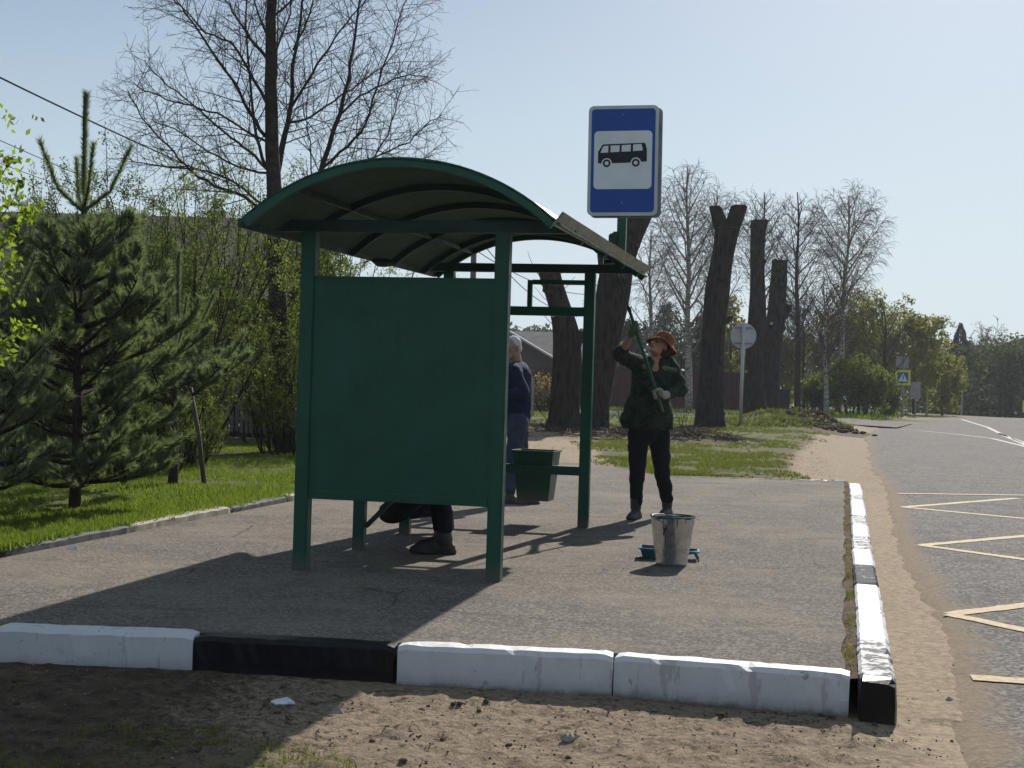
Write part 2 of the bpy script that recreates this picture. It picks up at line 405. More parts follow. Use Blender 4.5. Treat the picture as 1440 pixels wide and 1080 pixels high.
M['hairdark'] = simple('dark_hair', (.03, .022, .017), (.02, .015, .012), 60, .7, .4)
def cloth(name, c1, c2, sc=5, b=.5):
    t = NT(name); t.set(t.ramp(t.noise(sc, 6, .65), [(.35, c2), (.65, c1)]), .92, 0, .15)
    t.bump(t.math('ADD', t.noise(9, 3, .5, None, 1.2), t.math('MULTIPLY', t.noise(160, 2), .12)), b, .02); return t.m
M['jacket'] = (lambda t: (t.set(t.ramp(t.noise(11, 4, .6, None, .8), [(.40, (.014, .024, .019)), (.5, (.024, .036, .026)), (.57, (.045, .055, .036)), (.63, (.016, .026, .020))]), .92, 0, .15), t.bump(t.noise(9, 3, .5, None, 1.2), .6, .02), t.m)[2])(NT('dark_camouflage_cloth'))
M['shoulder_sun'] = cloth('sunlit_shoulder_cloth', (.20, .21, .15), (.05, .06, .04), 22)  # sunlight on the jacket shoulders, put into a paler cloth colour
M['trousers'] = cloth('black_trouser_cloth', (.014, .015, .02), (.009, .01, .013))
M['boot'] = simple('dark_leather', (.03, .027, .025), (.015, .014, .013), 15, .5, .2)
M['shoe'] = simple('grey_brown_shoe', (.10, .085, .075), (.06, .052, .047), 15, .7, .2)
M['hat'] = cloth('rust_orange_hat_cloth', (.27, .095, .045), (.13, .05, .028), 16, .3)
M['glove'] = cloth('pale_work_glove', (.42, .41, .33), (.25, .26, .2), 30, .2)
M['gloveg'] = cloth('paint_stained_glove', (.11, .17, .11), (.04, .09, .06), 30, .2)
M['sweater'] = cloth('navy_knit', (.022, .034, .075), (.014, .022, .05), 8, .3)
M['jeans'] = cloth('blue_denim', (.062, .082, .125), (.035, .048, .08), 9, .3)
M['eye'] = simple('eye', (.02, .015, .012), (.02, .015, .012), 5, .15, 0)
M['lips'] = simple('lips', (.28, .10, .085), (.22, .08, .07), 12, .5, 0)
M['redrag'] = cloth('dark_red_cloth', (.20, .01, .012), (.1, .006, .008), 12, .3)

# ================================================================== PEOPLE
TS = bpy.data.scenes.new('workshop')
def remesh(name, mb, vox, mat, parent, smooth=4, disp=None, key=None):
    me = bpy.data.meshes.new(name); me.from_pydata([tuple(v) for v in mb.v], [], mb.f)
    ts = TS; o = bpy.data.objects.new('tmp', me); ts.collection.objects.link(o)
    md = o.modifiers.new('r', 'REMESH'); md.mode = 'VOXEL'; md.voxel_size = vox; md.use_smooth_shade = True
    ms = o.modifiers.new('s', 'SMOOTH'); ms.factor = .5; ms.iterations = smooth
    vl = ts.view_layers[0]; vl.update(); dg = vl.depsgraph
    ev = o.evaluated_get(dg); m2 = bpy.data.meshes.new_from_object(ev)
    org = ORG[parent.name]
    cs_ = [v.co.copy() for v in m2.vertices]
    if disp:
        ns_ = [v.normal.copy() for v in m2.vertices]
        cs_ = [c+n*disp(c) for c, n in zip(cs_, ns_)]
    m2.vertices.foreach_set('co', [x for c in cs_ for x in (c-org)]); m2.update()
    for p in m2.polygons: p.use_smooth = True
    m2.materials.clear(); m2.materials.append(mat); m2.name = name
    bpy.data.objects.remove(o); bpy.data.meshes.remove(me)
    ob = bpy.data.objects.new(name, m2); C.objects.link(ob); ob.parent = parent; ORG[ob.name] = org
    return ob
def folds(amp, sc=9):
    def f(p): return noise.noise(V((p.x*sc, p.y*sc, p.z*sc*1.5)))*amp+noise.noise(p*sc*2.6)*amp*.4
    return f
def head(m, c, fwd, s=1.0, nose=1.0):
    """adds a head into mesh builder m; c = centre, fwd = where the face points"""
    f = V(fwd).normalized(); r = f.cross(V((0, 0, 1))).normalized(); u = r.cross(f).normalized()
    R = Matrix((r, f, u)).transposed()
    def q(x, y, z): return c+R @ V((x*s, y*s, z*s))
    m.ell(q(0, -.012, .018), (.074*s, .092*s, .092*s), R, 20, 14)
    m.ell(q(0, .022, -.038), (.058*s, .062*s, .068*s), R, 18, 12)          # face / jaw
    m.capsule(q(-.022, .066, -.082), q(.022, .066, -.082), .020*s, .020*s)  # chin
    m.capsule(q(0, .088, .010), q(0, .106*nose, -.022), .009*s, .014*s)      # nose
    m.capsule(q(-.010, .094, -.026), q(.010, .094, -.026), .010*s, .010*s)
    m.capsule(q(-.036, .076, .020), q(.036, .076, .020), .013*s, .013*s)    # brow
    for k in (-1, 1):
        m.ell(q(k*.040, .062, -.018), (.018*s, .016*s, .016*s), R, 10, 8)   # cheek
        m.ell(q(k*.074, -.006, -.010), (.010*s, .018*s, .030*s), R, 10, 8)  # ear
    m.capsule(q(-.018, .086, -.052), q(.018, .086, -.052), .008*s, .008*s)
    return q, R
def face_bits(q, R, parent, s=1.0):
    for k in (-1, 1):
        m = MB(); m.ell(q(k*.030, .080, .002), (.011*s, .007*s, .006*s), R, 10, 8); m.build('eye', M['eye'], parent, smooth=True)
    m = MB(); m.capsule(q(-.020, .0925, -.050), q(.020, .0925, -.050), .0045*s, .0045*s); m.build('mouth', M['lips'], parent, smooth=True)
def grip(m, c, ax, nrm, rp, s=1.0, k=1.0, wrist=None):
    """fist closed on a rod of radius rp: c point on the rod, ax rod axis, nrm from rod to the back of the palm"""
    ax = V(ax).normalized(); nrm = V(nrm); nrm = (nrm-ax*nrm.dot(ax)).normalized(); t = ax.cross(nrm)
    pc_ = c+nrm*(rp+.018*s)-t*.012
    m.ell(pc_, (.045*s, .018*s*k, .045*s), Matrix((ax, nrm, t)).transposed(), 14, 10)
    if wrist is not None: m.capsule(pc_-t*.03*0, wrist, .026*s*k, .026*s*k)
    for i in range(4):
        o = c+ax*((i-1.5)*.0205*s); r0 = rp+.0095*s*k; L = (.92, 1.0, .97, .8)[i]
        pts = [o+(nrm*cos(a)+t*sin(a))*(r0+(.010 if j == 0 else 0)) for j, a in enumerate([radians(v*L) for v in (15, 70, 120, 175, 225)])]
        for a_, b_ in zip(pts, pts[1:]): m.capsule(a_, b_, .0092*s*k, .0088*s*k, 10)
    o = c+ax*.042*s
    pts = [pc_+ax*.03*s-t*.02*s, o+(nrm*cos(-1.0)+t*sin(-1.0))*(rp+.014), o+(nrm*cos(-2.0)+t*sin(-2.0))*(rp+.012), o-ax*.012+(nrm*cos(-2.8)+t*sin(-2.8))*(rp+.012)]
    for a_, b_ in zip(pts, pts[1:]): m.capsule(a_, b_, .0115*s*k, .0105*s*k, 10)
def openhand(m, wrist, d, nrm, s=1.0, curl=.5):
    d = V(d).normalized(); nrm = (V(nrm)-d*V(nrm).dot(d)).normalized(); sd3 = d.cross(nrm)
    pc_ = wrist+d*.05*s; m.ell(pc_, (.040*s, .050*s, .016*s), Matrix((sd3, d, nrm)).transposed(), 14, 10)
    for i in range(4):
        b = wrist+d*.088*s+sd3*((i-1.5)*.021*s); L = (.072, .08, .075, .058)[i]*s; dd = d.copy(); p = b
        for j in range(3):
            dd = (dd-nrm*curl*(.35+.12*i)).normalized(); e = p+dd*L/3*1.1; m.capsule(p, e, (.0095-.001*j)*s, (.009-.001*j)*s, 10); p = e
    p = wrist+d*.03*s-sd3*.034*s; e = p+(d*.7-sd3*.75-nrm*.3).normalized()*.035*s; m.capsule(p, e, .013*s, .011*s); e2 = e+(d-sd3*.1-nrm*.3).normalized()*.03*s; m.capsule(e, e2, .011*s, .009*s)
def boot(m, ankle, toe_dir, L=.265, h=.09, w_=.042):
    """shoe standing with its sole at ankle.z-h"""
    td = V((toe_dir[0], toe_dir[1], 0)).normalized(); g = ankle.z-h
    heel = V((ankle.x, ankle.y, g))-td*.055; 
    m.capsule(heel+V((0, 0, .040)), heel+td*.04+V((0, 0, .045)), .040, .042)
    m.capsule(heel+td*.05+V((0, 0, .045)), heel+td*(L-.10)+V((0, 0, .036)), .044, .036)
    m.capsule(heel+td*(L-.13)+V((0, 0, .034)), heel+td*(L-.05)+V((0, 0, .030)), .045, .030)
    m.capsule(heel+td*.045+V((0, 0, .05)), V(ankle)+V((0, 0, .035)), .042, .045)
def sole(m, ankle, toe_dir, L=.275, h=.09, th=.022):
    td = V((toe_dir[0], toe_dir[1], 0)).normalized(); n_ = V((-td.y, td.x, 0)); g = ankle.z-h; c0 = V((ankle.x, ankle.y, g))-td*.10
    P_ = []
    for t_, w_ in ((0, .022), (.04, .036), (.3, .036), (.5, .036), (.72, .048), (.9, .038), (1, .015)): P_.append((t_*L, w_))
    poly = [c0+td*a+n_*b for a, b in P_]+[c0+td*a-n_*b for a, b in reversed(P_)]
    m.prism(poly, V((0, 0, th)))

# ---- woman in the bucket hat with the long roller pole
WZ = 12.9
wb = V((P(915, 720, WZ).x, WZ, 0))
wo_ = thing('person', wb, "woman in an orange bucket hat and dark jacket raising a long green paint pole", 'person')
hipL = P(899, 602, WZ); hipR = P(926, 602, WZ+.05); kL = P(896, 664, 12.78); kR = P(931, 662, 13.02); aL = P(894, 714, 12.78); aR = P(938, 710, 13.12)
aL.z = max(aL.z, .10); aR.z = .10; aL.z = .10
neck = P(920, 507, WZ); chest = P(917, 530, WZ); waist = P(913, 572, WZ); shL = P(900, 513, WZ-.02); shR = P(941, 515, WZ+.06)
elL = P(872, 499, WZ-.16); wrL = P(887, 472, 12.56); elR = P(957, 547, WZ-.02); wrR = P(935, 556, 12.64)
hc = P(928, 487, WZ-.02)
pole0 = P(932, 579, 12.66); pole1 = P(867, 381, 12.22)
pd = (pole1-pole0).normalized()
def onpole(y):
    t = (y-579)/(381-579); return pole0.lerp(pole1, t)
gripL = onpole(459); gripR = onpole(553)
look = (P(862, 372, 12.1)-hc).normalized(); look = V((-.66, -.56, .48)).normalized()
mb = MB(); q, R = head(mb, hc, look, 1.0)
mb.capsule(neck, hc+V((.0, .015, -.05)), .052, .05); mb.capsule(chest, neck, .085, .062); mb.capsule(waist, chest, .09, .09); mb.capsule(P(912, 590, WZ), waist, .09, .09)
for a_, b_, r1, r2 in ((shL, elL, .05, .04), (elL, wrL, .041, .026), (shR, elR, .05, .04), (elR, wrR, .04, .027), (hipL, kL, .07, .04), (kL, aL, .04, .028), (hipR, kR, .07, .04), (kR, aR, .04, .028)): mb.capsule(a_, b_, r1, r2)
mb.capsule(shL, shR, .05, .05)
cross_n = pd.cross(V((0, 1, 0))).normalized()
grip(mb, gripL, pd, wrL-gripL, .013, .95, .8, wrL); grip(mb, gripR, pd, wrR-gripR, .016, .95, .8, wrR)
body = remesh('body', mb, .0075, M['skin'], wo_, 3); face_bits(q, R, wo_)
m = MB(); m.ell(q(0, -.035, .0), (.083, .085, .088), R, 18, 12); remesh('hair', m, .012, M['hairdark'], wo_, 2)
# jacket
m = MB()
hemL = P(889, 592, WZ-.03); hemR = P(931, 598, WZ+.02)
m.capsule(P(904, 520, WZ), P(903, 560, WZ-.01), .105, .11); m.capsule(P(930, 520, WZ+.03), P(927, 560, WZ+.02), .105, .11)
m.capsule(P(902, 560, WZ), hemL, .11, .11); m.capsule(P(926, 560, WZ), hemR, .11, .105); m.capsule(P(880, 585, WZ-.02), P(887, 597, WZ-.02), .05, .05)
m.capsule(P(905, 575, WZ-.05), P(918, 600, WZ-.05), .115, .12); m.capsule(P(905, 575, WZ+.06), P(918, 598, WZ+.06), .11, .115)
m.capsule(shL+V((.02, 0, -.01)), shR+V((-.02, 0, -.01)), .085, .085)
m.capsule(shL, elL+V((0, 0, 0)), .085, .072); m.capsule(elL, elL.lerp(wrL, .22), .070, .062)
m.capsule(shR, elR, .085, .072); m.capsule(elR, elR.lerp(wrR, .82), .070, .046)
m.capsule(neck+V((-.05, -.03, .0)), neck+V((-.02, .05, .03)), .03, .03); m.capsule(neck+V((.06, -.02, .0)), neck+V((.02, .06, .03)), .032, .032); m.capsule(P(913, 540, WZ-.03), P(912, 595, WZ-.04), .130, .13); m.capsule(P(925, 538, WZ-.03), P(922, 590, WZ-.02), .12, .125); m.capsule(neck+V((-.03, .06, .03)), neck+V((.04, .06, .03)), .03, .03)
# cut a clean hem: flatten everything under the hem line
hz_ = P(905, 606, WZ).z
jk = remesh('jacket', m, .011, M['jacket'], wo_, 5, folds(.016, 8))
oz = ORG[jk.name]
for v in jk.data.vertices:
    if v.co.z+oz.z < hz_+.02: v.co.z = hz_+.02-oz.z+(v.co.z+oz.z-hz_-.02)*.12
for (a_, b_, w_) in ((P(893, 512, WZ-.088), P(906, 516, WZ-.104), .026), (P(934, 518, WZ-.066), P(950, 521, WZ-.028), .026)):  # sun highlights on the shoulders, added as thin pale shapes
    m = MB(); m.capsule(a_, b_, w_, w_*.9); remesh('shoulder_highlight', m, .008, M['shoulder_sun'], jk, 2, folds(.006, 20))
m = MB(); m.bar(P(917, 520, WZ-.148), P(916, 600, WZ-.165), .012, .008); m.build('button_strip', M['jacket'], jk)
# trousers, boots
m = MB(); m.capsule(P(906, 590, WZ), P(920, 590, WZ+.02), .12, .12); m.capsule(P(912, 600, WZ), P(912, 612, WZ), .11, .09)
for h_, k_, a_ in ((hipL, kL, aL), (hipR, kR, aR)): m.capsule(h_, k_, .105, .075); m.capsule(k_, a_+V((0, 0, .05)), .075, .056)
remesh('trousers', m, .011, M['trousers'], wo_, 4, folds(.012, 10))
for a_ in (aL, aR):
    m = MB(); boot(m, a_, (-.45, -1), .25, .095, .05); m.capsule(a_, a_+V((0, 0, .09)), .05, .052); sole(m, a_, (-.45, -1), .28, .095); remesh('boot', m, .008, M['boot'], wo_, 2)
# bucket hat: crown and drooping brim as one lathe in the head frame
m = MB(); prof = [(.001, .135), (.05, .132), (.076, .118), (.088, .085), (.096, .045), (.099, .038), (.128, .012), (.148, -.012), (.146, -.016), (.124, .006), (.094, .030), (.082, .04), (.07, .10), (.001, .12)]
n = 36; hcen = lambda x, y, z: q(x, y-.022, z+.012)
for r_, z_ in prof:
    for k in range(n):
        a = 2*pi*k/n; rr_ = r_*(1+.04*sin(a*2+.5)+(.03*noise.noise(V((cos(a)*2, sin(a)*2, 3))) if r_ > .11 else 0)); zz2 = z_+(.012*sin(a*3+1) if r_ > .11 else 0)
        m.v.append(hcen(rr_*cos(a)*.93, rr_*sin(a)*1.05, zz2+(.012 if (r_ > .11 and sin(a) > .3) else 0)))
for i in range(len(prof)-1):
    for k in range(n): k2 = (k+1) % n; m.f.append((i*n+k, i*n+k2, (i+1)*n+k2, (i+1)*n+k)); m.m.append(0)
m.build('bucket_hat', M['hat'], wo_, smooth=True)
m = MB(); grip(m, gripL, pd, wrL-gripL, .013, 1.04, 1.18, wrL.lerp(gripL, .15)); remesh('glove', m, .0045, M['gloveg'], wo_, 2, folds(.002, 40))
m = MB(); grip(m, gripR, pd, wrR-gripR, .016, 1.04, 1.18, wrR.lerp(gripR, .15)); m.capsule(wrR, wrR.lerp(elR, .12), .036, .038); remesh('glove', m, .0045, M['glove'], wo_, 2, folds(.002, 40))
# the pole with its roller: held, so a thing of its own
pt = thing('paint_roller_pole', pole0, "long green paint-stained roller pole held up by the woman in the hat", 'paint roller')
m = MB(); m.tube([pole0-pd*.0, onpole(500), onpole(432)], [.017, .0165, .014], 12); m.build('thick_handle', M['green'], pt, smooth=True)
m = MB(); m.tube([onpole(435), onpole(400), pole1], [.009, .008, .007], 10); m.build('thin_rod', M['green_dark'], pt, smooth=True)
m = MB(); m.tube([onpole(434)-pd*.02, onpole(434)+pd*.03], .018, 12); m.build('joint', M['green_dark'], pt, smooth=True)
m = MB(); ra = pole1+pd*.0; side_ = V((1, .1, .1)).normalized(); m.tube([ra, ra+pd*.03+side_*.02, ra+pd*.05+side_*.09, ra+pd*.09+side_*.09, ra+pd*.09-side_*.09], .0035, 6); m.build('wire_frame', M['greypole'], pt)
m = MB(); m.tube([ra+pd*.09-side_*.085, ra+pd*.09+side_*.075], .022, 16); m.build('roller_sleeve', M['wetgreen'], pt, smooth=True)

# ---- old man in the navy sweater
MZ = 14.15; _P = P
def P(x, y, Z): return _P(x+4, y, Z)
mbz = V((P(727, 705, MZ).x, MZ, 0)); mo = thing('person', mbz, "grey haired old man in a navy sweater and jeans half hidden by the shelter post", 'person')
hc = P(716, 489, MZ); lk = V((-.66, -.74, -.14))
neck = P(723, 513, MZ+.02); chest = P(723, 535, MZ); waist = P(722, 580, MZ); shF = P(716, 522, MZ-.17); shB = P(729, 520, MZ+.17)
elF = P(733, 552, MZ-.20); wrF = P(702, 556, MZ-.26); elB = P(726, 556, MZ+.22); wrB = P(700, 560, MZ+.05)
hF = P(722, 600, MZ-.09); hB = P(726, 600, MZ+.09); kF = P(718, 655, MZ-.10); kB = P(729, 655, MZ+.10)
aF = V((P(712, 700, MZ-.1).x, MZ-.15, .095)); aB = V((P(741, 700, MZ).x, MZ-.12, .095))
mb = MB(); q, R = head(mb, hc, lk, 1.02)
mb.capsule(neck, hc+V((.03, .02, -.06)), .058, .055); mb.capsule(chest, neck, .095, .062); mb.capsule(waist, chest, .09, .095)
mb.capsule(shF, shB, .06, .06)
for a_, b_, r1, r2 in ((shF, elF, .055, .045), (elF, wrF, .043, .028), (shB, elB, .055, .045), (elB, wrB, .043, .028), (hF, kF, .07, .045), (kF, aF, .042, .03), (hB, kB, .07, .045), (kB, aB, .042, .03), (hF, hB, .075, .075)): mb.capsule(a_, b_, r1, r2)
openhand(mb, wrF, (-1, .1, -.05), (0, -.3, 1), 1, .6); openhand(mb, wrB, (-1, -.2, 0), (0, .3, 1), 1, .6)
remesh('body', mb, .0085, M['skin2'], mo, 3); face_bits(q, R, mo, 1.02)
m = MB(); m.ell(q(0, -.022, .036), (.081, .088, .084), R, 18, 12); m.ell(q(0, -.045, -.015), (.079, .06, .06), R, 18, 12); remesh('hair', m, .010, M['hairgrey'], mo, 2, folds(.003, 40))
m = MB(); m.capsule(P(720, 530, MZ), P(721, 588, MZ+.0), .14, .13); m.capsule(P(726, 528, MZ+.04), P(726, 586, MZ+.03), .13, .12); m.capsule(shF, shB, .085, .085); m.capsule(neck+V((0, -.03, -.03)), neck+V((0, .03, -.02)), .07, .07)
for a_, b_, c_ in ((shF, elF, wrF), (shB, elB, wrB)): m.capsule(a_, b_, .08, .068); m.capsule(b_, b_.lerp(c_, .8), .066, .046)
remesh('sweater', m, .011, M['sweater'], mo, 4, folds(.012, 8))
m = MB(); m.capsule(P(723, 594, MZ-.06), P(724, 594, MZ+.06), .118, .118)
for h_, k_, a_ in ((hF, kF, aF), (hB, kB, aB)): m.capsule(h_, k_, .100, .07); m.capsule(k_, a_+V((0, 0, .03)), .07, .055)
remesh('jeans', m, .011, M['jeans'], mo, 4, folds(.013, 9))
for a_ in (aF, aB): m = MB(); boot(m, a_, (-1, -.25), .26, .095, .05); sole(m, a_, (-1, -.25), .29, .095); remesh('shoe', m, .008, M['shoe'], mo, 2)

P = _P
# ---- crouching helper behind the end panel
KZ = 9.75
fa = P(622, 760, KZ); fa.z = .12; kb_ = V((fa.x-.06, KZ+.05, 0))
ko = thing('person', kb_, "person in dark trousers kneeling behind the end panel, only the lower legs showing", 'person')
kn1 = V((fa.x-.05, KZ+.08, .58)); hp1 = V((fa.x-.02, KZ+.50, .50)); hp2 = V((fa.x-.08, KZ+.68, .48)); kn2 = V((P(548, 725, 10.95).x, 10.95, .16)); an2 = V((P(612, 722, 11.2).x, 11.2, .17))
sh1 = V((fa.x-.16, KZ+.35, 1.0)); sh2 = V((fa.x-.22, KZ+.70, 1.0)); hdc = V((fa.x-.30, KZ+.52, 1.22))
el1 = V((fa.x-.38, KZ+.28, .84)); wr1 = V((fa.x-.55, KZ+.38, .98)); el2 = V((fa.x-.42, KZ+.75, .78)); wr2 = V((fa.x-.52, KZ+.74, .55))
mb = MB(); q, R = head(mb, hdc, V((-1, 0, -.15)), 1.0); mid = (hp1+hp2)/2; top = (sh1+sh2)/2
mb.capsule(mid, top, .09, .09); mb.capsule(top, hdc-V((0, 0, .06)), .07, .055)
for a_, b_, r1, r2 in ((sh1, el1, .055, .045), (el1, wr1, .043, .028), (sh2, el2, .055, .045), (el2, wr2, .043, .028), (hp1, kn1, .07, .05), (kn1, fa, .05, .03), (hp2, kn2, .07, .05), (kn2, an2, .045, .035), (hp1, hp2, .08, .08), (sh1, sh2, .06, .06)): mb.capsule(a_, b_, r1, r2)
openhand(mb, wr1, (-1, 0, .3), (0, -1, .3), 1, .6); openhand(mb, wr2, (-1, 0, -.2), (0, 1, .3), 1, .6); mb.capsule(fa, fa+V((0, 0, -.05)), .035, .03)
remesh('body', mb, .009, M['skin2'], ko, 3); face_bits(q, R, ko)
m = MB(); m.ell(q(0, -.030, .030), (.080, .084, .088), R, 18, 12); remesh('hair', m, .010, M['hairdark'], ko, 2, folds(.003, 40))
m = MB(); m.capsule(mid+V((0, 0, .04)), top, .15, .15); m.capsule(sh1, sh2, .09, .09)
for a_, b_, c_ in ((sh1, el1, wr1), (sh2, el2, wr2)): m.capsule(a_, b_, .075, .065); m.capsule(b_, b_.lerp(c_, .85), .062, .045)
remesh('jacket', m, .012, M['trousers'], ko, 4, folds(.012, 8))
m = MB(); m.capsule(hp1, hp2, .13, .13)
for h_, k_, a_ in ((hp1, kn1, fa+V((0, 0, .03))), (hp2, kn2, an2)): m.capsule(h_, k_, .11, .086); m.capsule(k_, a_+V((0, 0, .03)), .088, .068)
remesh('trousers', m, .012, M['trousers'], ko, 4, folds(.012, 10))
m = MB(); boot(m, fa, (-1, -.12), .30, .12, .055); m.capsule(fa+V((.01, 0, -.02)), fa+V((0, 0, .025)), .064, .064); m.capsule(fa+V((-.06, 0, -.05)), fa+V((-.15, -.01, -.075)), .052, .045); sole(m, fa, (-1, -.12), .31, .12, .03); remesh('boot', m, .008, M['boot'], ko, 2)
m = MB(); m.capsule(an2, an2+V((.10, .0, -.02)), .055, .05); m.capsule(an2+V((.10, 0, -.02)), an2+V((.12, .0, -.13)), .045, .035); remesh('boot', m, .009, M['boot'], ko, 2)

bpy.data.scenes.remove(TS)
# ================================================================== GROUND
def interp(tab, y):
    if y <= tab[0][0]:
        a, b = tab[0], tab[1]
    elif y >= tab[-1][0]:
        a, b = tab[-2], tab[-1]
    else:
        for i in range(len(tab)-1):
            if tab[i][0] <= y <= tab[i+1][0]: a, b = tab[i], tab[i+1]; break
    return a[1]+(b[1]-a[1])*(y-a[0])/(b[0]-a[0])
RE = [(-20, -4.3), (5.19, 1.77), (6.32, 2.06), (7.7, 2.45), (9.18, 2.8), (10.6, 3.05), (13.6, 3.75), (18.6, 5.0), (22.1, 5.82), (26.5, 6.74),
      (32, 8.1), (45.6, 11.4), (56, 14.5), (70, 19.3), (108, 32.5), (160, 52)]
def re_(y): return interp(RE, y)
def Kx(y): return 1.49+(y-5.96)*.234
def Lx(y): return -3.07+(min(y, 20.5)-9.25)*.23-max(0, y-20.5)*.15
FP = [Gd(x, y) for x, y in ((-285, 872), (4, 879.5), (284, 889.5), (564, 904), (867, 918.5), (1198, 944.5))]
FT = [(p.x, p.y) for p in FP]
def Fy(x): return interp(FT, x)
def By(x): return 19.25+(x-2.0)*.06
def roadz(y): return -.17-(.0003*(y-90)**2 if 90 < y < 150 else (1.08+.036*(min(y, 300)-150) if y >= 150 else 0))
def gz(x, y):
    if y < 3: base = -.17
    n = noise.noise(V((x*.35, y*.35, 0)))*.02
    fy = Fy(x)
    e = re_(y)
    far = roadz(y)+.17
    if y < fy-.02:
        z = -.14-.03*smoothstep(-2.5, 1.4, x)
        z += (.25+.75*smoothstep(.1, .5, fy-y))*(noise.fractal(V((x*5, y*5, 3)), 1, 2, 4)*.012+max(0, noise.noise(V((x*13, y*13, 9)))-.12)*.05+noise.noise(V((x*27, y*27, 2)))*.004)
        z = z if x < e-.5 else z*(1-smoothstep(e-.5, e, x))+(-.19)*smoothstep(e-.5, e, x)
        if x > e: z = -.20
        # scour below the kerb
        return z
    if x > e-.02: return roadz(y)-.035
    if y < By(x)+.3 and x > Kx(y)-.05: return -.172+n*.3+noise.fractal(V((x*4, y*4, 3)), 1, 2, 3)*.004
    lx = Lx(y)
    if x < lx-.02:
        if y < 8.6: return -.03+n
        z = .035+n+.05*smoothstep(.5, 5, lx-x)
        return z+far
    if y < By(x)-.6: return -.12
    if y < By(x)+.02 or (x < 2.3 and y < 23.0): return -.012
    bl_ = smoothstep(0, 1.5, y-By(x)); bl_ = min(bl_, smoothstep(22.6, 24.5, y)) if x < 3 else bl_
    z = -.165+.157*smoothstep(.05, 2.2, e-x)+(n+.012)*bl_
    z += noise.fractal(V((x*1.2, y*1.2, 3)), 1, 2, 4)*.02*bl_
    for (mx, my, r1, r2, h) in ((9.3, 49, 1.6, 2.0, .38), (10.6, 49.5, 1.0, 1.1, .28), (8.4, 47, 1.2, 1.5, .30)):
        d = ((x-mx)/r1)**2+((y-my)/r2)**2
        if d < 6: z += h*exp(-d)*(1+.5*noise.noise(V((x*2.5, y*2.5, 1))))
    return z+far
def lines(segs):
    out = [segs[0][0]]
    for a, b, st in segs:
        k = max(1, round((b-a)/st)); out += [a+(b-a)*(i+1)/k for i in range(k)]
    return out
def geo(a, b, k):
    return [a+(b-a)*(i/k)**2.2 for i in range(1, k+1)]
xs = lines([(-3.3, 2.6, .035), (2.6, 6, .12), (6, 16, .3)])
xs = [-v for v in reversed(geo(16, 900, 26))]+lines([(-16, -3.3, .3)])[:-1]+xs+geo(16, 900, 26)
ys = [-60, -30, -12, -4, 0, 2, 3.4]+lines([(4.3, 6.9, .03), (6.9, 26, .22), (26, 70, .7), (70, 160, 3)])+geo(160, 1500, 22)
mb = MB(); nx = len(xs)
zone = []
for y in ys:
    for x in xs:
        mb.v.append((x, y, gz(x, y)))
        e = re_(y); lx = Lx(y); g = s_ = b = 0.0
        if y < Fy(x):
            s_ = .25+.6*smoothstep(-1.7, -.2, x); b = .9*(1-smoothstep(1.0, 1.9, x)); g = .40*(1-smoothstep(4.9, 5.6, y))*(1-smoothstep(-.6, .2, x))
            if x > 1.5: s_ = .95
        elif x < lx:
            g = .95 if y > 8.9 else .2; s_ = 0
        elif x > Kx(y)-.02 and y < By(x)+.4:
            s_ = .95; b = .12
        else:
            sandw = smoothstep(2.6, 1.0, e-x) if y > 19 else 0
            sandw = 1-smoothstep(.9, 2.1, e-x)
            path = (1-smoothstep(1.0, 2.0, x-(y-19)*.02))*(1-smoothstep(34, 38, y)) if y > 18 else 0
            s_ = max(sandw, path, .0); g = .62*(1-s_); b = .25
            if 31 < y < 41 and x < 5: g *= .35; b = .8
            if 44 < y < 53 and 9.6 < x < 12.6: g = .1; s_ = .2
            if y > 55: g = .8 if x < e-1.2 else .4
        zone.append((g, s_, b, 1))
for j in range(len(ys)-1):
    for i in range(nx-1):
        mb.f.append((j*nx+i, j*nx+i+1, (j+1)*nx+i+1, (j+1)*nx+i)); mb.m.append(0)
og = mb.build('ground', M['ground'], smooth=True); tag(og, kind='structure')
at = og.data.color_attributes.new('zone', 'FLOAT_COLOR', 'POINT')
at.data.foreach_set('color', [c for z in zone for c in z])

# ---- pavement platform
def slab(name, poly, ztop, th, mat):
    bm = bmesh.new()
    vs = [bm.verts.new((p[0], p[1], ztop)) for p in poly]
    f = bm.faces.new(vs)
    r = bmesh.ops.extrude_face_region(bm, geom=[f])
    for v in r['geom']:
        if isinstance(v, bmesh.types.BMVert): v.co.z -= th
    bmesh.ops.recalc_face_normals(bm, faces=bm.faces[:])
    me = bpy.data.meshes.new(name); bm.to_mesh(me); bm.free(); me.materials.append(mat)
    o = bpy.data.objects.new(name, me); C.objects.link(o); ORG[o.name] = V((0, 0, 0)); return o
poly = []
for i in range(24):
    x = -5.2+(1.40+5.2)*i/23; poly.append((x, Fy(x)+.006))
for i in range(60):
    y = 6.08+(19.35-6.08)*i/59
    poly.append((Kx(y)-.065+noise.noise(V((0, y*2.2, 5)))*.035+noise.noise(V((0, y*9, 5)))*.012, y))
p1 = Gd(940, 670); p2 = Gd(1188, 676)
poly += [(p2.x, p2.y), (p1.x, p1.y)]
for q in ((905, 665), (880, 660), (850, 655), (815, 651), (780, 650), (745, 648)):
    p = Gd(*q); poly.append((p.x, p.y))
poly += [(-1.0, 23.2), (Lx(23)-.02, 23)]
for i in range(30): y = 23-i*.48; poly.append((Lx(y)+.005, y)) if y > 9.2 else None
poly += [(-3.2, 8.7), (-4.4, 8.2), (-5.2, 7.9)]
plat = slab('pavement', poly, 0.0, .11, M['platform']); tag(plat, kind='structure')

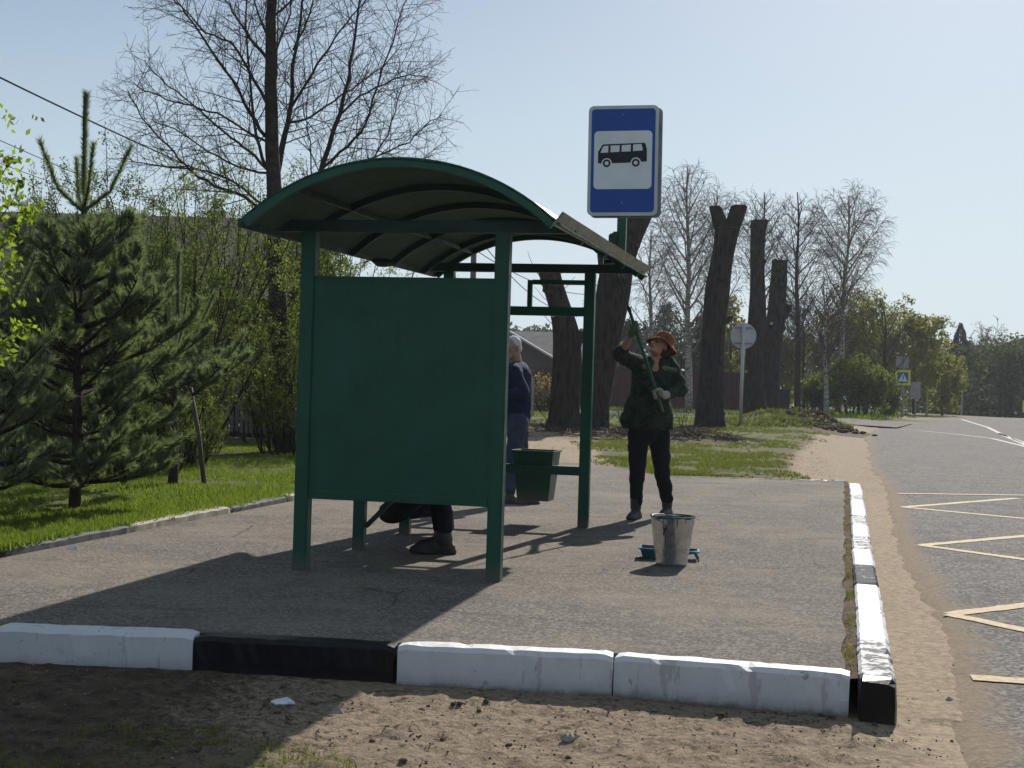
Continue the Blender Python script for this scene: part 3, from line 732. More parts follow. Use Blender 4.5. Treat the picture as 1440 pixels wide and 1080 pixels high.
# ---- roads
def sheet(name, rows, mat, attr=None):
    mb = MB(); n = len(rows[0])
    for r in rows: mb.v.extend(r)
    for j in range(len(rows)-1):
        for i in range(n-1): mb.f.append((j*n+i, j*n+i+1, (j+1)*n+i+1, (j+1)*n+i)); mb.m.append(0)
    o = mb.build(name, mat, smooth=True); tag(o, kind='structure'); return o
rows = []; sat = []
yl = lines([(-25, 4, 1.5), (4, 24, .1), (24, 60, .4), (60, 170, 2)])
for y in yl:
    r = []
    j = noise.noise(V((y*1.1, 0, 0)))*.09+noise.noise(V((y*5, 2, 0)))*.035
    if y > 26: j *= 2
    for d in (0, .1, .25, .45, .8, 1.5, 3, 5, 7, 9.6):
        x = re_(y)-.10+j*(1 if d < .5 else 0)+d
        z = roadz(y)+(.006 if d > 0 else -.03)-.0002*(d-4.8)**2*0
        r.append((x, y, z)); sat.append((1-smoothstep(.0, .55, d))*.95)
    rows.append(r)
rd = sheet('road', rows, M['road'])
a_ = rd.data.attributes.new('sand', 'FLOAT', 'POINT'); a_.data.foreach_set('value', sat)
# the side street that joins it
rows = []
for y in lines([(57.5, 68, 1.5)]):
    r = []
    for i in range(60):
        x = -80+i*(re_(y)+.6+80)/59
        r.append((x, y, max(gz(min(x, re_(y)-.1), y)+.03, roadz(y)-.004 if x > re_(y)-1 else -9)))
    rows.append(r)
sr = sheet('side_road', rows, M['road'])
a_ = sr.data.attributes.new('sand', 'FLOAT', 'POINT'); a_.data.foreach_set('value', [.12]*len(sr.data.vertices))
# corner apron filling the mouth of the junction
ap = [Gd(*q, -.17) for q in ((1131, 589.5), (1150, 594), (1172, 599.5), (1192, 605), (1212, 612), (1219, 622))]
mb = MB(); base = [(p.x, p.y, -.168) for p in ap]; inner = [(re_(p.y)+.4, p.y, -.168) for p in ap]
n = len(base); mb.v = base+inner
for i in range(n-1): mb.f.append((i, i+n, i+1+n, i+1)); mb.m.append(0)
o = mb.build('road_apron', M['road']); tag(o, kind='structure')

# ---- painted lines (thin sheets a few mm above the asphalt)
def ribbon(name, pts, wd, mat, off=.011):
    mb = MB(); L = []
    for i, p in enumerate(pts):
        d = V(pts[min(i+1, len(pts)-1)])-V(pts[max(i-1, 0)]); nn = V((-d.y, d.x, 0)).normalized()*wd/2
        L += [(p[0]+nn.x, p[1]+nn.y, roadz(p[1])+off), (p[0]-nn.x, p[1]-nn.y, roadz(p[1])+off)]
    mb.v = L
    for i in range(len(pts)-1): mb.f.append((2*i, 2*i+1, 2*i+3, 2*i+2)); mb.m.append(0)
    o = mb.build(name, mat); tag(o, kind='structure'); return o
rx = V((1, -.235, 0)).normalized(); ry = V((.24, .97, 0)).normalized()
apx = [Gd(1335, 866, -.17), Gd(1295, 768, -.17), Gd(1270, 714, -.17)]
# one continuous zigzag: left apexes seen, right apexes half way between them 2.2 m across the lane
zz = MB(); SEGS = []
def seg(p, q, wd=.125):
    d = (q-p); n_ = V((-d.y, d.x, 0)).normalized()*wd/2
    n = len(zz.v); z = -.17+.0085+.0006*len(SEGS); SEGS.append(0); K = int(d.length/.05)
    for i in range(K+1):
        c_ = p+d*(i/K); e1 = 1+.22*noise.noise(V((c_.x*6, c_.y*6, 1)))+.18*noise.noise(V((c_.x*25, c_.y*25, 1))); e2 = 1+.22*noise.noise(V((c_.x*6, c_.y*6, 9)))+.18*noise.noise(V((c_.x*25, c_.y*25, 9)))
        for a in (c_+n_*e1, c_-n_*e2): zz.v.append((a.x, a.y, z))
    for i in range(K): zz.f.append((n+2*i, n+2*i+1, n+2*i+3, n+2*i+2)); zz.m.append(0)
def at2(x, y): return Gd(x, y, -.17)
def ext(a, b, k): a = at2(*a); b = at2(*b); return a, a+(b-a).normalized()*k
start = at2(1368, 957)
for (a, b) in (((1270, 714), (1440, 700.5)), ((1270, 714), (1440, 730)), ((1295, 768), (1440, 755)), ((1295, 768), (1440, 788)), ((1335, 866), (1440, 853)), ((1335, 866), (1440, 888))):
    pa, pb = ext(a, b, 3.0); seg(pa, pb)
for (a, b, wd) in (((1262, 695), (1440, 697.5), .13), ((1366, 956), (1440, 961), .14)):
    pa, pb = ext(a, b, 3.0); seg(pa, pb, wd)
zo = zz.build('yellow_zigzag_marking', M['yellowline']); tag(zo, kind='structure')
def gp(L, z=-.17): return [Gd(x, y, z) for x, y in L]
ribbon('white_edge_line', gp([(1171, 599.5), (1230, 602), (1290, 605.5), (1345, 611), (1395, 617), (1440, 628), (1500, 646)]), .16, M['roadline'])
ribbon('white_centre_line', [V((31.2, 100, 0)), V((27, 85, 0)), V((21.8, 65, 0)), V((17.3, 49.5, 0)), V((15.2, 42.0, 0)), V((12.6, 33, 0))], .17, M['roadline'], .013)
for k, (a, b) in enumerate((((1404, 609.5), (1418, 614.5)), ((1424, 617), (1440, 623)))):
    ribbon('white_lane_dash', gp([a, b]), .15, M['roadline'], .013)

# ---- kerb blocks
def kerb_block(name, a, b, w_, zt, zb, mats, label, group, jit=.004, seed=0, kerbside=1, endmat=False):
    """a-b: the rear top edge, width w_ towards the camera side (right hand of a->b times kerbside)"""
    a, b = V(a), V(b); d = (b-a); L = d.length; d.normalize(); n_ = V((d.y, -d.x, 0))*kerbside
    c = .014
    prof = [(0, zb), (0, zt-c), (c, zt), (w_-c*1.4, zt), (w_, zt-c*1.4), (w_+.004, (zt+zb)/2), (w_+.006, zb)]
    mb = MB(); S = 26; k = len(prof)
    for i in range(S+1):
        t = i/S; e = min(t, 1-t)*L; sh = .010*exp(-e/.012)
        for j, (u, z) in enumerate(prof):
            uu = min(max(u, sh), w_+.006-sh); zz_ = z-(sh if z > zt-.03 else 0)
            p = a+d*(t*L)+n_*uu
            q = V((p.x*9, p.y*9, zz_*9+seed))
            ch = max(0, noise.noise(q*2.2)-.30)*.035 if j in (2, 3, 4) else 0
            p = p+n_*(noise.noise(q)*jit-(ch if j in (3, 4) else 0))
            mb.v.append((p.x, p.y, zz_+noise.noise(q+V((7, 3, 1)))*jit-ch*.6))
    for i in range(S):
        for j in range(k-1):
            mb.f.append((i*k+j, i*k+j+1, (i+1)*k+j+1, (i+1)*k+j)); mb.m.append(0)
    m1 = 1 if endmat else 0
    mb.f.append(tuple(range(k))); mb.m.append(m1); mb.f.append(tuple(S*k+j for j in reversed(range(k)))); mb.m.append(0)
    if endmat:
        for i in range(2):
            for j in range(k-1): mb.m[i*(k-1)+j] = 1
    loc = ((a.x+b.x)/2, (a.y+b.y)/2, zb)
    o = mb.build(name, mats, loc=loc, smooth=False)
    # paint materials look up height from the object's own base
    return tag(o, label, 'kerb', group)
fp = FP
fl = ["white painted kerb block at the left edge of the front row, mostly cropped away", "white painted kerb block left of the black block in the front row",
      "glossy black painted kerb block in the front row, between white blocks", "white painted kerb block just right of the black one in the front row",
      "white painted kerb block at the right end of the front row, by the road corner"]
fm = ['kwhite', 'kwhite', 'kblack', 'kwhite', 'kwhite']
for i in range(5):
    a, b = fp[i], fp[i+1]; d = (b-a).normalized()
    kerb_block('kerb_block', a+d*(.008+.006*(i == 4)), b-d*(.007+.006*(i == 3)), .135, .012+[.0, .004, -.004, .002, 0][i], -.21, [M[fm[i]]], fl[i], 'kerb blocks along the front of the pavement', .005, i)
order = ['first', 'second', 'third', 'fourth', 'fifth', 'sixth', 'seventh', 'eighth', 'ninth', 'tenth', 'eleventh', 'twelfth', 'thirteenth']
rm = ['kworn', 'kwhite', 'kwhite', 'kmix', 'kwhite', 'kworn', 'kwhite', 'kworn', 'kwhite', 'kwhite', 'kworn', 'kwhite', 'kwhite']  # first block: dark speckled paint, its glare coloured in as extra white
for i in range(13):
    y0 = 5.87+i*.99; y1 = y0+.98
    a = V((Kx(y0)+.0, y0, 0)); b = V((Kx(y1)+rnd(-.008, .008), y1, 0))
    desc = 'white' if rm[i] == 'kwhite' else 'worn black-white'
    extra = ', its end black' if i == 0 else ''
    kerb_block('kerb_block', a, b, .15, .012+rnd(-.006, .006)-(.0 if i else .0), -.21, [M[rm[i]], M['kblack']],
               f"{desc} roadside kerb, {order[i]} from the near corner{extra}", 'kerb blocks along the roadside', .005, 20+i, 1, i == 0)
lm = ['kgrey', 'kold', 'kgrey', 'kold', 'kgrey', 'kold', 'kgrey', 'kold', 'kgrey', 'kold', 'kgrey']
y = 8.95
for i in range(11):
    L = [1.55, 1.75, 1.3, 1.5, 1.2, 1.4, 1.3, 1.3, 1.3, 1.3, 1.3][i]
    a = V((Lx(y)+.0, y, 0)); b = V((Lx(y+L-.02), y+L-.02, 0))
    kerb_block('lawn_kerb_block', a+V((rnd(-.015, .015), 0, 0)), b+V((rnd(-.015, .015), 0, 0)), .13, .062+rnd(-.014, .014), -.12, [M[lm[i]]],
               f"{'grey' if lm[i]=='kgrey' else 'cream'} old kerb slab between lawn and pavement, {order[i]} from the near end", 'kerb slabs along the lawn', .008, 40+i, -1)
    y += L
# flush white edge at the back of the pavement
a = Gd(935, 670.5); b = Gd(1192, 676.5)
for i in range(3):
    p = a+(b-a)*(i/3); q = a+(b-a)*((i+1)/3-.004)
    kerb_block('edge_slab', V((p.x, p.y+.02, 0)), V((q.x, q.y+.02, 0)), .07, .007, -.15, [M['kwhite' if i == 2 else 'kold']],
               ['left', 'middle', 'right'][i]+' one of three thin pale slabs edging the back of the pavement', 'edging slabs at the back of the pavement', .003, 60+i)

# ================================================================== BUS SHELTER
A = Gd(418, 803); B = Gd(694.5, 817); Cc = Gd(820, 741.5)
al = (Cc-B); LEN = al.length; al.normalize()
ac = V((al.y, -al.x, 0)); WID = (B-A).dot(ac)
A = B-ac*WID; D = Cc-ac*WID
ORIG = (A+B)/2
rot_sh = Matrix(((ac.x, al.x, 0), (ac.y, al.y, 0), (0, 0, 1)))
def S(u, v, z): return ORIG+ac*u+al*v+V((0, 0, z))          # shelter frame: u across, v along, z up
HW = WID/2
sh = thing('bus_shelter', ORIG, "dark green painted bus shelter with arched roof standing on the pavement", 'bus shelter')
G_ = M['green']
def sbox(u, v, z, su, sv, sz, bev=.004): return MB().box(S(u, v, z), (su, sv, sz), rot_sh, 0, bev)
def roofz(v): return .045*v/3.4
PW = .088
def post(u, v, top, w_=PW):
    o = sbox(u, v, (top-.02)/2-.0, w_, w_, top+.02, .006).build('post', G_, sh, smooth=False)
    # weld plate at foot
    return o
post(-HW, 0, 2.08); post(HW, 0, 2.08); post(HW, LEN, 2.08+roofz(LEN)); post(-HW, LEN, 2.08+roofz(LEN))
post(-HW, LEN/3, 1.76, .08); post(-HW, LEN*2/3, 1.76, .08)
# near end panel, slightly wavy sheet + bottom and top rail
mb = MB(); nu, nz = 30, 30
u0, u1, z0, z1 = -HW+PW/2, HW-PW/2, .46, 1.785
for k, off in ((0, -.012), (1, .012)):
    n0 = len(mb.v)
    for j in range(nz+1):
        for i in range(nu+1):
            u = u0+(u1-u0)*i/nu; z = z0+(z1-z0)*j/nz
            wv = noise.noise(V((u*2.2, z*2.2, 4)))*.006*min(1, 6*min(i, nu-i)/nu, 6*min(j, nz-j)/nz)
            mb.v.append(S(u, off-.018+wv, z))
    for j in range(nz):
        for i in range(nu):
            f = (n0+j*(nu+1)+i, n0+j*(nu+1)+i+1, n0+(j+1)*(nu+1)+i+1, n0+(j+1)*(nu+1)+i)
            mb.f.append(f if k == 0 else f[::-1]); mb.m.append(0)
nn = (nu+1)*(nz+1)
ring = [i for i in range(nu+1)]+[j*(nu+1)+nu for j in range(1, nz+1)]+[nz*(nu+1)+i for i in range(nu-1, -1, -1)]+[j*(nu+1) for j in range(nz-1, 0, -1)]
for q in range(len(ring)):
    a, b = ring[q], ring[(q+1) % len(ring)]
    mb.f.append((b, a, a+nn, b+nn)); mb.m.append(0)
mb.build('end_panel', G_, sh, smooth=False)
sbox(0, -.010, .47, WID-PW-.002, .05, .056, .005).build('panel_rail', G_, sh)
sbox(0, .004, 1.79, WID-PW-.002, .04, .035, .004).build('panel_rail', G_, sh)
# back wall sheet with rails
sbox(-HW+.0, LEN/2, 1.12, .016, LEN-PW-.002, 1.28, .002).build('back_panel', G_, sh)
sbox(-HW+.0, LEN/2, .46, .05, LEN-PW-.004, .05).build('panel_rail', G_, sh)
sbox(-HW+.0, LEN/2, 1.785, .045, LEN-PW-.004, .045).build('panel_rail', G_, sh)
# far end open frame
sbox(0, LEN, .468, WID-PW-.002, .055, .075).build('end_rail', G_, sh)
sbox(0, LEN, 1.80, WID-PW-.002, .055, .075).build('end_rail', G_, sh)
uw = (P(746, 410, (ORIG+al*LEN).y)-ORIG).dot(ac)
wf = MB()
wf.box(S(uw, LEN, 1.95), (.04, .04, .222), rot_sh, 0, .003)
wf.box(S((uw+.02+HW-PW/2)/2, LEN, 2.045), (HW-PW/2-uw-.022, .04, .04), rot_sh, 0, .003)
wf.build('small_frame', G_, sh)
# cross beams, from eave to eave
RW = .93; RO = .105; SAG = .36
for v in (0, LEN):
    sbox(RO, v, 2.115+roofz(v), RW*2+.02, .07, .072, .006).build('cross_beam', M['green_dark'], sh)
# roof
Rr = (RW**2+SAG**2)/(2*SAG)
def arcz(u): return 2.07-(Rr-SAG)+sqrt(max(0, Rr*Rr-u*u))
V0, V1 = -.60, LEN+.33
mb = MB(); nu, nv = 36, 44
for k, off in ((0, .0), (1, .012)):
    for j in range(nv+1):
        v = V0+(V1-V0)*j/nv
        for i in range(nu+1):
            u = -RW+2*RW*i/nu
            dz = noise.noise(V((u*3, v*2, 2)))*.006
            mb.v.append(S(RO+u*(1+off*.8), v, arcz(u)+off+roofz(v)+dz))
nn = (nu+1)*(nv+1)
for j in range(nv):
    for i in range(nu):
        f = (j*(nu+1)+i, j*(nu+1)+i+1, (j+1)*(nu+1)+i+1, (j+1)*(nu+1)+i)
        mb.f.append(f[::-1]); mb.m.append(0); mb.f.append(tuple(q+nn for q in f)); mb.m.append(1)
for i in range(nu):
    for b_ in (0, nv*(nu+1)): mb.f.append((b_+i, b_+i+1, b_+i+1+nn, b_+i+nn)); mb.m.append(1)
for j in range(nv):
    for b_ in (0, nu): a = j*(nu+1)+b_; c = a+nu+1; mb.f.append((a, c, c+nn, a+nn)); mb.m.append(1)
roof = mb.build('roof', [M['roofsheet'], M['green']], sh, smooth=True)
def arch(v, wd, ht, dz, mat, name='roof_rib', zoff=0.0):
    m = MB(); n = 30
    for i in range(n+1):
        u = -RW+.006+(2*RW-.012)*i/n; z = arcz(u)+roofz(v)+dz
        nrm = V((u, 0, sqrt(Rr*Rr-u*u))).normalized()
        for (a, b) in ((-wd/2, 0), (wd/2, 0), (wd/2, -ht), (-wd/2, -ht)):
            m.v.append(S(RO+u+nrm.x*b, v+a, z+nrm.z*b))
    for i in range(n):
        for j in range(4):
            j2 = (j+1) % 4; m.f.append((i*4+j, (i+1)*4+j, (i+1)*4+j2, i*4+j2)); m.m.append(0)
    m.f.append((0, 1, 2, 3)); m.f.append((n*4+3, n*4+2, n*4+1, n*4)); m.m += [0, 0]
    return m.build(name, mat, roof)
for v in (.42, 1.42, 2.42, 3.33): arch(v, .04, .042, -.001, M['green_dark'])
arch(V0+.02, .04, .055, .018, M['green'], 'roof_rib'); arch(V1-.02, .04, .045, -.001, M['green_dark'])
# lengthwise purlins
for u in (-.60, .62):
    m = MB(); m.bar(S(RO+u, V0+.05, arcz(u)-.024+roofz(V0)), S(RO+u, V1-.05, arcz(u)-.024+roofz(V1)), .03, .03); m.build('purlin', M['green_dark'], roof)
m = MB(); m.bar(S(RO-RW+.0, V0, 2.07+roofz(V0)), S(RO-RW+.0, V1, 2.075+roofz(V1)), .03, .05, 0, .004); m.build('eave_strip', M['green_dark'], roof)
# bent galvanised fascia plate on the road side eave
m = MB(); n = 30; e0 = P(776, 316, S(RW+RO, V0, 0).y); e1 = P(791, 297.5, S(RW+RO, V0, 0).y)
f0 = P(904, 384.5, S(RW+RO, V1-.1, 0).y); f1 = P(916, 376, S(RW+RO, V1-.1, 0).y)
for i in range(n+1):
    t = i/n; lo = e0.lerp(f0, t); hi = e1.lerp(f1, t); sag = V((.0, 0, sin(t*pi)*-.004+noise.noise(V((t*7, 1, 1)))*.003))
    nr = V((.013, 0, -.006))
    for p in (lo+sag, hi+sag, hi+sag+nr, lo+sag+nr): m.v.append(p)
for i in range(n):
    for j in range(4):
        j2 = (j+1) % 4; m.f.append((i*4+j, (i+1)*4+j, (i+1)*4+j2, i*4+j2)); m.m.append(0)
m.f.append((0, 1, 2, 3)); m.f.append((n*4+3, n*4+2, n*4+1, n*4)); m.m += [0, 0]
tag(m.build('fascia_plate', M['fascia'], sh), "unpainted grey green edge plate along the roadside eave")
# rust-eaten curled corner on the rear eave
m = MB(); q = P(535, 369, 10.6); m.tube([q+V((-.055, -.03, .01)), q+V((-.02, 0, 0)), q+V((.03, .02, .0)), q+V((.09, .05, -.0))], [.014, .032, .034, .02], 8)
m.build('curled_edge', M['green_dark'], roof)
# bench along the back wall
sbox(-HW+.20, LEN*.46, .455, .30, LEN*.70, .035, .004).build('seat', M['green_dark'], sh)
for v in (LEN/3, LEN*2/3):
    m = MB(); m.bar(S(-HW+.04, v+.02, .16), S(-HW+.30, v+.02, .43), .045, .03, 0, .003)
    m.build('seat_bracket', M['green_dark'], sh)

random.seed(3)
for k_, (fx, fy, R_, cnt, mt_, lab) in enumerate(((A.x, A.y, .30, 60, 'stone', "pale paint flakes round the near left shelter post"), (B.x+.1, B.y+.1, .34, 70, 'stone', "pale paint flakes round the near right shelter post"),
      (B.x+.75, B.y+.55, .22, 26, 'wetgreen', "small dribbles of green paint on the asphalt left of the bucket"), (D.x+.6, D.y-.2, .8, 60, 'stone', "pale flakes on the asphalt beneath the shelter's far frame"))):
    m = MB()
    for i in range(cnt):
        a_ = rnd(0, 6.28); q_ = R_*sqrt(random.random())*rnd(.5, 1.3); c_ = V((fx+cos(a_)*q_*1.5, fy+sin(a_)*q_, .0035)); rr1 = rnd(.003, .012)
        m.add([c_+V((cos(t_)*rr1*rnd(.5, 1.3), sin(t_)*rr1*rnd(.5, 1.3), rnd(0, .002))) for t_ in (0, 1.2, 2.5, 3.8, 5.0)], [(0, 1, 2, 3, 4)])
    tag(m.build('paint_flecks', M[mt_]), lab, 'paint flakes', None, 'stuff')
m = MB()
for i in range(46):
    x_ = rnd(-3.2, 1.2); y_ = rnd(6.5, 11); c_ = V((x_, y_, .004)); rr1 = rnd(.004, .016)
    m.add([c_+V((cos(t_)*rr1*rnd(.5, 1.5), sin(t_)*rr1*rnd(.4, 1), rnd(0, .004))) for t_ in (0, 1.2, 2.5, 3.8, 5.0)], [(0, 1, 2, 3, 4)])
tag(m.build('leaf_litter', M['straw']), "dry leaf scraps scattered over the pavement", 'litter', None, 'stuff')
# ---- stop sign on its post at the far roof corner
SZ = 11.62
sg0 = P(873, 374, 11.95)
bs = thing('bus_stop_sign', sg0, "blue and white bus stop sign above the far corner of the shelter roof", 'road sign')
m = MB(); m.box((sg0.x, sg0.y, (P(873, 384, sg0.y).z+2.9)/2), (.075, .075, 2.9-P(873, 384, sg0.y).z), rot_sh, 0, .008); m.build('sign_post', M['green'], bs)
m = MB(); m.box(P(861, 337, 11.9), (.06, .06, .10), None, 0, .01); m.box(P(865, 330, 11.9), (.05, .05, .05), None, 0, .01); m.build('clamp', M['green_dark'], bs)
sc_ = P(876, 226, SZ); fw, fh = .575, .90
yaw = radians(11); tilt = radians(.6)
sx = V((cos(yaw), -sin(yaw), .0)).normalized(); sn = V((-sin(yaw), -cos(yaw), 0)); su = V((0, 0, 1))
sx2 = sx*cos(tilt)+su*sin(tilt); su2 = su*cos(tilt)-sx*sin(tilt)
def rr(cx, cy, w_, h_, r, k=6):
    pts = []
    for (qx, qy, a0) in ((1, 1, 0), (-1, 1, 90), (-1, -1, 180), (1, -1, 270)):
        for i in range(k+1):
            t = radians(a0+90*i/k); pts.append((cx+qx*(w_/2-r)+r*cos(t), cy+qy*(h_/2-r)+r*sin(t)))
    return pts
def sp(x, y, d=0): return sc_+sx2*x+su2*y+sn*d
def splate(poly, d0, d1, name, mat, parent):
    m = MB(); m.prism([sp(x, y, d0) for x, y in poly], sn*(d1-d0)); return m.build(name, mat, parent)
board = splate(rr(0, 0, fw, fh, .045), -.004, .008, 'board', M['signgrey'], bs)
# second board on the other side of the post, a touch out of line
bk = splate(rr(.022, -.012, fw+.01, fh, .045), -.055, -.045, 'rear_board', M['greypole'], bs)
splate([(-.012, .40), (.03, .40), (.03, -.40), (-.012, -.40)], -.045, -.005, 'rail', M['greypole'], bs)
splate(rr(0, .0, fw-.052, fh-.055, .028), .008, .0095, 'blue_face', M['signblue'], board)
splate(rr(0, .005, .475, .475, .035), .0095, .011, 'white_panel', M['signwhite'], board)
# bus silhouette, drawn from the sign (units: m)
def zpt(x, y): return ((x-462)/600*.60*.97, -(y-515)/600*.60*.97+.0)
body = [zpt(*q) for q in ((252, 535), (252, 440), (288, 381), (300, 377), (640, 368), (650, 374), (664, 425), (664, 525))]
def arcpts(cx, cy, r, a0, a1, k=8):
    return [zpt(cx+r*cos(radians(a0+(a1-a0)*i/k)), cy-r*sin(radians(a0+(a1-a0)*i/k))) for i in range(k+1)]
body2 = body+[zpt(617, 527)]+arcpts(572, 534, 45, 8, 172)+[zpt(527, 533)]+[zpt(373, 537)]+arcpts(326, 538, 45, 2, 178)+[zpt(280, 538)]
bus = splate(body2, .011, .0125, 'bus_symbol', M['signblack'], board)
for q in (((272, 449), (292, 400), (303, 391), (338, 390), (338, 446)), ((357, 389), (433, 386), (433, 442), (357, 445)), ((452, 386), (528, 383), (527, 439), (450, 441)), ((548, 382), (618, 378), (630, 432), (546, 437))):
    splate([zpt(*a) for a in q], .0125, .0135, 'bus_window', M['signwhite'], bus)
for cx, cy in ((326, 537), (572, 535)):
    splate([zpt(cx+33*cos(radians(a)), cy+33*sin(radians(a))) for a in range(0, 360, 15)], .0111, .0127, 'bus_wheel', M['signblack'], bus)
    splate([zpt(cx+17*cos(radians(a)), cy+17*sin(radians(a))) for a in range(0, 360, 20)], .0127, .0136, 'bus_hub', M['signwhite'], bus)
for yy in (.375, -.345):
    m = MB(); m.ell(sp(.0, yy, .011), (.008, .008, .008), None, 8, 6); m.build('bolt', M['greypole'], board)

# ---- litter bin hanging behind the low rail
bc = P(754, 668, 12.12); zt = P(754, 634, 12.12).z; zb = P(754, 703, 12.12).z
lb = thing('litter_bin', (bc.x, bc.y, zb), "tapered green litter bin hanging on the shelter's far low rail", 'litter bin')
ba = radians(-14)
Rb = Matrix.Rotation(ba, 3, 'Z')
def bring(w_, d_, z): return [V((bc.x, bc.y, z))+Rb @ V((x*w_/2, y*d_/2, 0)) for x, y in ((-1, -1), (1, -1), (1, 1), (-1, 1))]
m = MB(); o_ = bring(.27, .22, zb)+bring(.35, .30, zt); i_ = bring(.33, .28, zt)+bring(.25, .20, zb+.02)
m.v = o_+i_
m.f = [(3, 2, 1, 0)]+[(i, (i+1) % 4, (i+1) % 4+4, i+4) for i in range(4)]+[(i+4, (i+1) % 4+4, (i+1) % 4+8, i+8) for i in range(4)]+[(i+8, (i+1) % 4+8, (i+1) % 4+12, i+12) for i in range(4)]+[(12, 13, 14, 15)]
m.m = [0]*len(m.f); m.build('body', M['green'], lb)
m = MB(); r_ = bring(.362, .312, zt+.002); r_ = [p for p in r_]
for i in range(4): m.bar(r_[i], r_[(i+1) % 4], .014, .012)
m.build('rim', M['green'], lb)
for s_ in (-1, 1):
    m = MB()
    p = V((bc.x, bc.y, zt-.10))+Rb @ V((s_*.10, -.15, 0)); m.bar(p, V((p.x, S(0, LEN, 0).y-.0+.04, .51)), .02, .012)
    m.build('hook', M['green_dark'], lb)

# ---- galvanised bucket
kb = Gd(946.5, 797); kb = V((kb.x, kb.y+.10, 0))
bt = thing('bucket', kb, "galvanised zinc bucket of green paint standing on the asphalt", 'bucket')
def lathe(m, c, prof, n=40, mat=0, ax=None):
    n0 = len(m.v)
    for r, z in prof:
        for k in range(n): t = 2*pi*k/n; m.v.append(c+V((r*cos(t), r*sin(t), z)))
    for i in range(len(prof)-1):
        for k in range(n):
            k2 = (k+1) % n; m.f.append((n0+i*n+k, n0+i*n+k2, n0+(i+1)*n+k2, n0+(i+1)*n+k)); m.m.append(mat)
    return m
BH = .325
m = MB(); lathe(m, kb, [(.001, .012), (.098, .012), (.10, 0), (.104, 0), (.106, .02), (.118, .11), (.120, .112), (.1395, .262), (.142, .264), (.147, BH-.006), (.151, BH-.004), (.151, BH+.002), (.146, BH+.003), (.143, BH-.01)])
bo = m.build('body', M['galv'], bt, smooth=True)
m = MB(); lathe(m, kb, [(.1395, BH-.012), (.1325, .26), (.126, .215), (.001, .215)]); m.build('paint', M['wetgreen'], bt, smooth=True)
m = MB()
n_ = 44; 
for k in range(n_):                     # green paint run over the rim
    t = 2*pi*k/n_; w1 = .004+.05*max(0, noise.noise(V((cos(t)*3, sin(t)*3, 0)))-.05)
    t2 = 2*pi*(k+1)/n_; w2 = .004+.05*max(0, noise.noise(V((cos(t2)*3, sin(t2)*3, 0)))-.05)
    q = [(.1535, BH+.004), (.1535, BH-w1*.5), (.1535, BH-w2*.5)]
    m.v += [kb+V((.1445*cos(t), .1445*sin(t), BH+.006)), kb+V((.1535*cos(t), .1535*sin(t), BH+.005)), kb+V((.1525*cos(t), .1525*sin(t), BH-w1*.6)),
            kb+V((.1445*cos(t2), .1445*sin(t2), BH+.006)), kb+V((.1535*cos(t2), .1535*sin(t2), BH+.005)), kb+V((.1525*cos(t2), .1525*sin(t2), BH-w2*.6))]
    b0 = k*6; m.f += [(b0, b0+1, b0+4, b0+3), (b0+1, b0+2, b0+5, b0+4)]; m.m += [0, 0]
def rad(z): return .106+(z-.02)/(BH-.02)*.043
for ang, z1, w_ in ((-122, .20, .006), (-118, .12, .0045), (-114, .24, .01), (-96, .27, .005), (-84, .262, .006), (-60, .29, .004)):
    t = radians(ang); pts = []
    for i in range(9):
        z = BH-(BH-z1)*i/8; tt = t+.05*noise.noise(V((i*.6, ang, 0))); r = rad(z)+.0028; pts.append(kb+V((r*cos(tt), r*sin(tt), z)))
    m.tube(pts, [w_*.6]*8+[w_*.3], 6, flat=.4)
m.build('paint_drip', M['wetgreen'], bt)
m = MB()
for ang in (radians(-117), radians(48)):
    e = kb+V(((rad(BH-.035)+.004)*cos(ang), (rad(BH-.035)+.004)*sin(ang), BH-.03)); m.ell(e, (.02, .02, .026), None, 10, 6)
hp = []
a0, a1 = radians(-117), radians(48)
e0_ = kb+V((.155*cos(a0), .155*sin(a0), BH-.03)); e1_ = kb+V((.155*cos(a1), .155*sin(a1), BH-.03))
nrm = V((-(e1_-e0_).y, (e1_-e0_).x, 0)).normalized()
for i in range(19):
    t = pi*i/18; c_ = (e0_+e1_)/2; hp.append(c_+(e0_-e1_)/2*cos(t)*1.02+nrm*sin(t)*.155+V((0, 0, sin(t)*.035)))
m.tube(hp, .0032, 6); m.build('handle', M['greypole'], bt)
# ---- paint tray behind it
tr = Gd(942, 787); tr = V((tr.x, tr.y+.05, 0)); tro = thing('paint_tray', tr, "blue green plastic paint tray lying behind the zinc bucket", 'paint tray')
Rt = Matrix.Rotation(radians(-7), 3, 'Z')
def tp(x, y, z): return tr+Rt @ V((x, y, z))
m = MB()
oo = [tp(-.20, -.115, .075), tp(.20, -.10, .062), tp(.20, .10, .062), tp(-.20, .115, .075)]
bb = [tp(-.175, -.095, .003), tp(-.02, -.095, .003), tp(-.02, .095, .003), tp(-.175, .095, .003)]
ii = [tp(-.192, -.107, .074), tp(.195, -.093, .061), tp(.195, .093, .061), tp(-.192, .107, .074)]
ib = [tp(-.17, -.09, .008), tp(-.02, -.09, .008), tp(-.02, .09, .008), tp(-.17, .09, .008)]
m.v = oo+bb+ii+ib
def qd(a, b, c, d): m.f.append((a, b, c, d)); m.m.append(0)
for (o1, b1) in ((0, 4), (8, 12)):
    qd(o1, o1+1, b1+1, b1); qd(o1+1, o1+2, b1+2, b1+1); qd(o1+2, o1+3, b1+3, b1+2); qd(o1+3, o1, b1, b1+3); qd(b1, b1+1, b1+2, b1+3)
for i in range(4): qd(i, (i+1) % 4, (i+1) % 4+8, i+8)
tb = m.build('body', M['teal'], tro)
m = MB()
for i in range(4): m.bar(oo[i], oo[(i+1) % 4], .016, .010, 0, .002)
